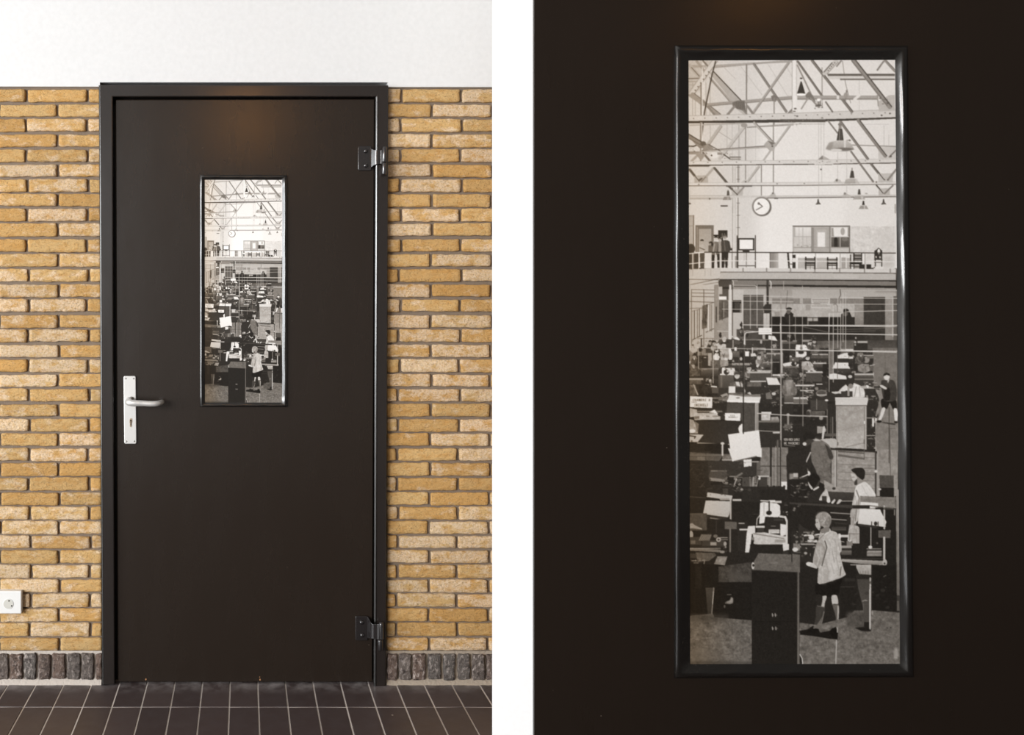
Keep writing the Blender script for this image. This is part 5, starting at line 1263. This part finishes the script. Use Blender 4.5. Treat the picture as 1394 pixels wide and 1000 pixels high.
# hinges: bolted leaf plate, bent strap, two-part knuckle
def ribbon(bm, path, th=0.004):
    """path: (pixel x, depth, pixel top, pixel bottom), seen at its own depth; flat strap of thickness th"""
    P_ = [(W(x, a, y), W(x, b, y)) for x, y, a, b in path]
    n = len(P_); f, k = [], []
    for i, (t, b) in enumerate(P_):
        d = P_[min(i + 1, n - 1)][0] - P_[max(i - 1, 0)][0]; nn = Vector((d.y, -d.x, 0)).normalized() * th
        if nn.y > 0: nn = -nn
        f.append((bm.verts.new(t), bm.verts.new(b))); k.append((bm.verts.new(t - nn), bm.verts.new(b - nn)))
    for i in range(n - 1):
        for q in ((f[i][0], f[i + 1][0], f[i + 1][1], f[i][1]), (k[i][0], k[i][1], k[i + 1][1], k[i + 1][0]), (f[i][0], k[i][0], k[i + 1][0], f[i + 1][0]), (f[i][1], f[i + 1][1], k[i + 1][1], k[i][1])):
            bm.faces.new(q)
    for i in (0, n - 1): bm.faces.new((f[i][0], f[i][1], k[i][1], k[i][0]))

def knuckle(bm, x, y, za, zb, r, n=20, tip=0.0):
    a, b = W(x, za, y), W(x, zb, y)
    lv = [(a.z - 0.004, r), (b.z + 0.003, r), (b.z, r * 0.85)]
    lv = [(a.z + tip, r * 0.35 if tip else r * 0.8), (a.z + tip * 0.5, r * 0.75)] + lv if tip else [(a.z, r * 0.88)] + lv
    rings = [[bm.verts.new((a.x + q * math.cos(2 * math.pi * k / n), y + q * math.sin(2 * math.pi * k / n), z)) for k in range(n)] for z, q in lv]
    for p, q in zip(rings[:-1], rings[1:]):
        for k in range(n): bm.faces.new((p[k], q[k], q[(k + 1) % n], p[(k + 1) % n]))
    bm.faces.new(rings[0]); bm.faces.new(rings[-1][::-1])

def hinge(plate, bolts, strap, kn_up, kn_low, label):
    bm = bmesh.new(); prism(bm, plate, YL - 0.006, YL + 0.001)
    h = part('hinge', bm, M_HINGE, bevel=0.0018, seg=2); h['label'] = label
    for x, y in bolts:
        bm = bmesh.new(); disc(bm, x, y, 0.0072, YL - 0.0095, YL - 0.005, 18, 0.0035)
        part('bolt', bm, M_HINGE, h, sub=True, smooth=True)
    bm = bmesh.new(); ribbon(bm, strap)
    part('strap', bm, M_HINGE, h, sub=True, bevel=0.001, seg=2)
    bm = bmesh.new(); knuckle(bm, *kn_up)
    part('knuckle', bm, M_HINGE, h, sub=True, smooth=True)
    bm = bmesh.new(); knuckle(bm, *kn_low)
    part('pin_socket', bm, M_HINGE, h, sub=True, smooth=True)
    return h

hinge(rrect(487.4, 198.6, 506.0, 232.0, 2.6), [(498.0, 205.4), (498.0, 225.2)],
      [(504.6, YL - 0.006, 200.0, 230), (505.2, YL - 0.016, 202.4, 227.4), (508, YL - 0.0208, 203.6, 225.4), (511, YL - 0.0260, 204.2, 224), (513.4, YL - 0.0278, 204.4, 223.4), (516.4, YL - 0.0268, 204.4, 223.2), (518.4, YL - 0.0272, 204.2, 223), (520.6, YL - 0.032, 203.6, 222.6)],
      (523.4, YL - 0.036, 201.0, 221.0, 0.0092, 20, 0.006), (523.2, YL - 0.036, 221.6, 237.8, 0.0094, 20, 0.0), 'black painted bolted hinge near the top of the door')
hinge(rrect(484.0, 838.6, 500.6, 871.6, 1.4), [(492.4, 847.0), (493.0, 864.6)],
      [(499.8, YL - 0.006, 838.8, 868), (501.4, YL - 0.013, 841.5, 868.4), (503.6, YL - 0.024, 846.0, 868.8), (506, YL - 0.032, 849.0, 869.0), (509.4, YL - 0.035, 849.8, 869.4), (512.5, YL - 0.034, 849.4, 869.6), (515.2, YL - 0.036, 849.4, 870.0), (518, YL - 0.044, 851.4, 870.4), (521.4, YL - 0.046, 853.2, 870.6)],
      (519.0, YL - 0.036, 847.6, 869.6, 0.0085, 20, 0.004), (517.4, YL - 0.036, 870.2, 885.0, 0.0090, 20, 0.0), 'black painted bolted hinge near the foot of the door')
# chipped paint at the foot of the leaf
bm = bmesh.new()
for cx, cy, r in ((354, 924.6, 1.3), (198.5, 924.4, 1.2), (353.4, 921.2, 0.7)):
    prism(bm, [(cx + r * math.cos(a) * random.uniform(0.5, 1.0), cy + r * 1.3 * math.sin(a) * random.uniform(0.6, 1)) for a in np.linspace(0, 2 * math.pi, 9)[:-1]], YL - 0.0006, YL + 0.001)
part('chipped_paint', bm, M_RUST)

# ------------------------------------------------------------------ wall socket
YS = -0.020
so = W(11.2, 835, 0.0)
sock = empty('power_socket', so, label='square white power socket low on the yellow brick wall beside the door', category='socket')
def sp(name, bm, mat, parent=None, **k):
    o = obj(name, bm, mat, parent or sock, **k)
    if parent is None: localise(o, so)
    return o
bm = bmesh.new(); prism(bm, rrect(-7.4, 804.2, 29.2, 835.2, 1.6), YS, 0.004)
fp = sp('face_plate', bm, M_SOCKET, bevel=0.005, seg=4)
bm = bmesh.new(); disc(bm, 11.2, 821.8, 0.0185, YS - 0.0012, YS + 0.002, 40)
sp('rim', bm, M_SOCKET, fp, bevel=0.0006, seg=2)
bm = bmesh.new(); disc(bm, 11.2, 821.8, 0.0165, YS - 0.0016, YS + 0.001, 40)
sp('socket_insert', bm, M_SOCKET_IN, fp)
for x, y in ((12.2, 817.6), (15.8, 824.4)):
    bm = bmesh.new(); disc(bm, x, y, 0.0026, YS - 0.0022, YS + 0.001, 14)
    sp('pin_hole', bm, M_BLACK, fp)
bm = bmesh.new(); disc(bm, 12.0, 808.0, 0.0165, -0.001, 0.012, 28)
sp('wall_box', bm, M_STEEL)

# ------------------------------------------------------------------ gutter built as a white partition end, door close-up as its dark face
YP = -0.45
bm = bmesh.new()
zt, zb = 3.1, 0.0
fa, fb = W(670, 500, YP).x, W(2000, 500, YP).x
v = [bm.verts.new((x, y, z)) for z in (zb, zt) for x, y in ((fa, YP), (fb, YP), (fb, YP + 0.10), (fa + 0.055, YP + 0.10))]
for q in ((0, 1, 2, 3), (7, 6, 5, 4), (0, 4, 5, 1), (1, 5, 6, 2), (2, 6, 7, 3), (3, 7, 4, 0)): bm.faces.new([v[i] for i in q])
pt = obj('gutter_partition', bm, M_WHITE); tag(pt, kind='structure', label='white gutter between the two views, built as a partition end', category='wall')
bm = bmesh.new()
ho = [(928, 72), (1228, 72), (1233, 912), (928, 912)]
YQ = YP - 0.012
a = [bm.verts.new(W(x, y, YQ)) for x, y in ((727.2, -330), (2000, -330), (2000, 1040), (727.2, 1040))]
for q in a[2:]: q.co.z = 0.002
h = [bm.verts.new(W(x, y, YQ)) for x, y in ho]
a2 = [bm.verts.new((q.co.x, YP - 0.0005, q.co.z)) for q in a]
h2 = [bm.verts.new((q.co.x, YP - 0.0005, q.co.z)) for q in h]
for i in range(4):
    j = (i + 1) % 4
    for q in ((a[i], a[j], h[j], h[i]), (a2[i], a2[j], a[j], a[i]), (h[i], h[j], h2[j], h2[i]), (h2[i], h2[j], a2[j], a2[i])): bm.faces.new(q)
pb = obj('closeup_door_face', bm, M_PANEL); tag(pb, kind='structure', label='dark brown door face in close-up, built as panelling around its print', category='panelling')

# ------------------------------------------------------------------ close-up of the door window, built as a large framed photograph
OP = W(1080, 922, YQ)
pic = empty('closeup_door_window', OP, label='close-up of the door window, built as a large black framed workshop print', category='picture')
def pp(name, bm, mat, **k): return localise(obj(name, bm, mat, pic, **k), OP)
yi = YQ - 0.0015
bm = bmesh.new()
out_p = [(918.0, 61.4), (1236.0, 62.2), (1244.0, 921.6), (917.4, 923.0)]
in_p = [(937.2, 82.2), (1218.6, 81.4), (1225.4, 903.2), (939.4, 903.6)]
ring(bm, out_p, in_p, [(0, YQ + 0.001), (0.03, YQ - 0.0025), (0.08, YQ - 0.0058), (0.14, YQ - 0.0092), (0.20, YQ - 0.0110), (0.28, YQ - 0.0118), (0.38, YQ - 0.0116), (0.46, YQ - 0.0104), (0.54, YQ - 0.0088), (0.75, YQ - 0.005), (1.0, yi)], seg=60)
fr = pp('frame', bm, M_BEAD, smooth=True); fr['label'] = 'glossy black painted moulding, worn at its edges'
pr = hang_print(pic, OP, PX0, PY0, 1.0, 1.0, yi + 0.001)
pr['label'] = 'black and white print of a workshop hall full of machines'
bm = bmesh.new(); prism(bm, rect(931, 76, 1231, 908), yi + 0.0018, YP - 0.0004)
pp('backing_board', bm, M_BLACK)

# ------------------------------------------------------------------ light: daylight from the left, an added frontal fill, two warm ceiling lamps
def area(name, loc, to, sx, sy, power, col):
    l = bpy.data.lights.new(name, 'AREA'); l.shape = 'RECTANGLE'; l.size = sx; l.size_y = sy; l.energy = power; l.color = col
    o = bpy.data.objects.new(name, l); C.objects.link(o); o.location = loc
    o.rotation_euler = (Vector(to) - Vector(loc)).to_track_quat('-Z', 'Y').to_euler(); return o
def bulb(name, loc, power, r, col):
    l = bpy.data.lights.new(name, 'POINT'); l.energy = power; l.shadow_soft_size = r; l.color = col
    o = bpy.data.objects.new(name, l); C.objects.link(o); o.location = loc; return o
area('daylight_and_fill', (-5.6, -2.9, 1.5), (0.3, -0.6, 1.3), 2.4, 2.6, 270, (0.93, 0.97, 1.0))
area('daylight_and_fill', (-5.2, -7.0, 2.4), (1.1, 0.0, 1.2), 3.0, 2.4, 690, (0.975, 0.985, 1.0))  # added fill from behind the camera, evens out the right side
bulb('ceiling_lamp', (0.013, -2.0, 2.40), 7.0, 0.10, (1.0, 0.42, 0.09))
bulb('ceiling_lamp', (2.45, -1.95, 2.86), 5.0, 0.10, (1.0, 0.42, 0.09))

w = bpy.data.worlds.new('World'); bpy.context.scene.world = w; w.use_nodes = True
# sky light through the room: brighter on the window side, dim on the far side
nt = w.node_tree; bg = nt.nodes['Background']; bg.inputs['Strength'].default_value = 1.0
tc = nt.nodes.new('ShaderNodeTexCoord'); sx = nt.nodes.new('ShaderNodeSeparateXYZ'); nt.links.new(tc.outputs['Generated'], sx.inputs[0])
mr = nt.nodes.new('ShaderNodeMapRange'); mr.inputs[1].default_value = -0.4; mr.inputs[2].default_value = 0.4; nt.links.new(sx.outputs['X'], mr.inputs[0])
rp = nt.nodes.new('ShaderNodeValToRGB'); nt.links.new(mr.outputs[0], rp.inputs['Fac']); nt.links.new(rp.outputs['Color'], bg.inputs['Color'])
e0, e1 = rp.color_ramp.elements
e0.position = 0.0; e0.color = (0.92, 0.88, 0.83, 1); e1.position = 1.0; e1.color = (0.11, 0.102, 0.095, 1)
em = rp.color_ramp.elements.new(0.5); em.color = (0.39, 0.367, 0.345, 1)

# ------------------------------------------------------------------ camera
cd = bpy.data.cameras.new('camera'); cam = bpy.data.objects.new('camera', cd); C.objects.link(cam)
cam.location = (0, CAMY, CAMZ); cam.rotation_euler = (math.pi / 2, 0, 0)
cd.sensor_fit = 'HORIZONTAL'; cd.sensor_width = 36.0; cd.lens = F * 36.0 / 1394.0
cd.shift_x = (697.0 - CX) / 1394.0; cd.shift_y = -(500.0 - CY) / 1394.0
sc = bpy.context.scene; sc.camera = cam
sc.view_settings.view_transform = 'Standard'; sc.view_settings.look = 'None'; sc.view_settings.gamma = 1.0
sc.view_settings.exposure = 0.0; sc.view_settings.use_curve_mapping = False
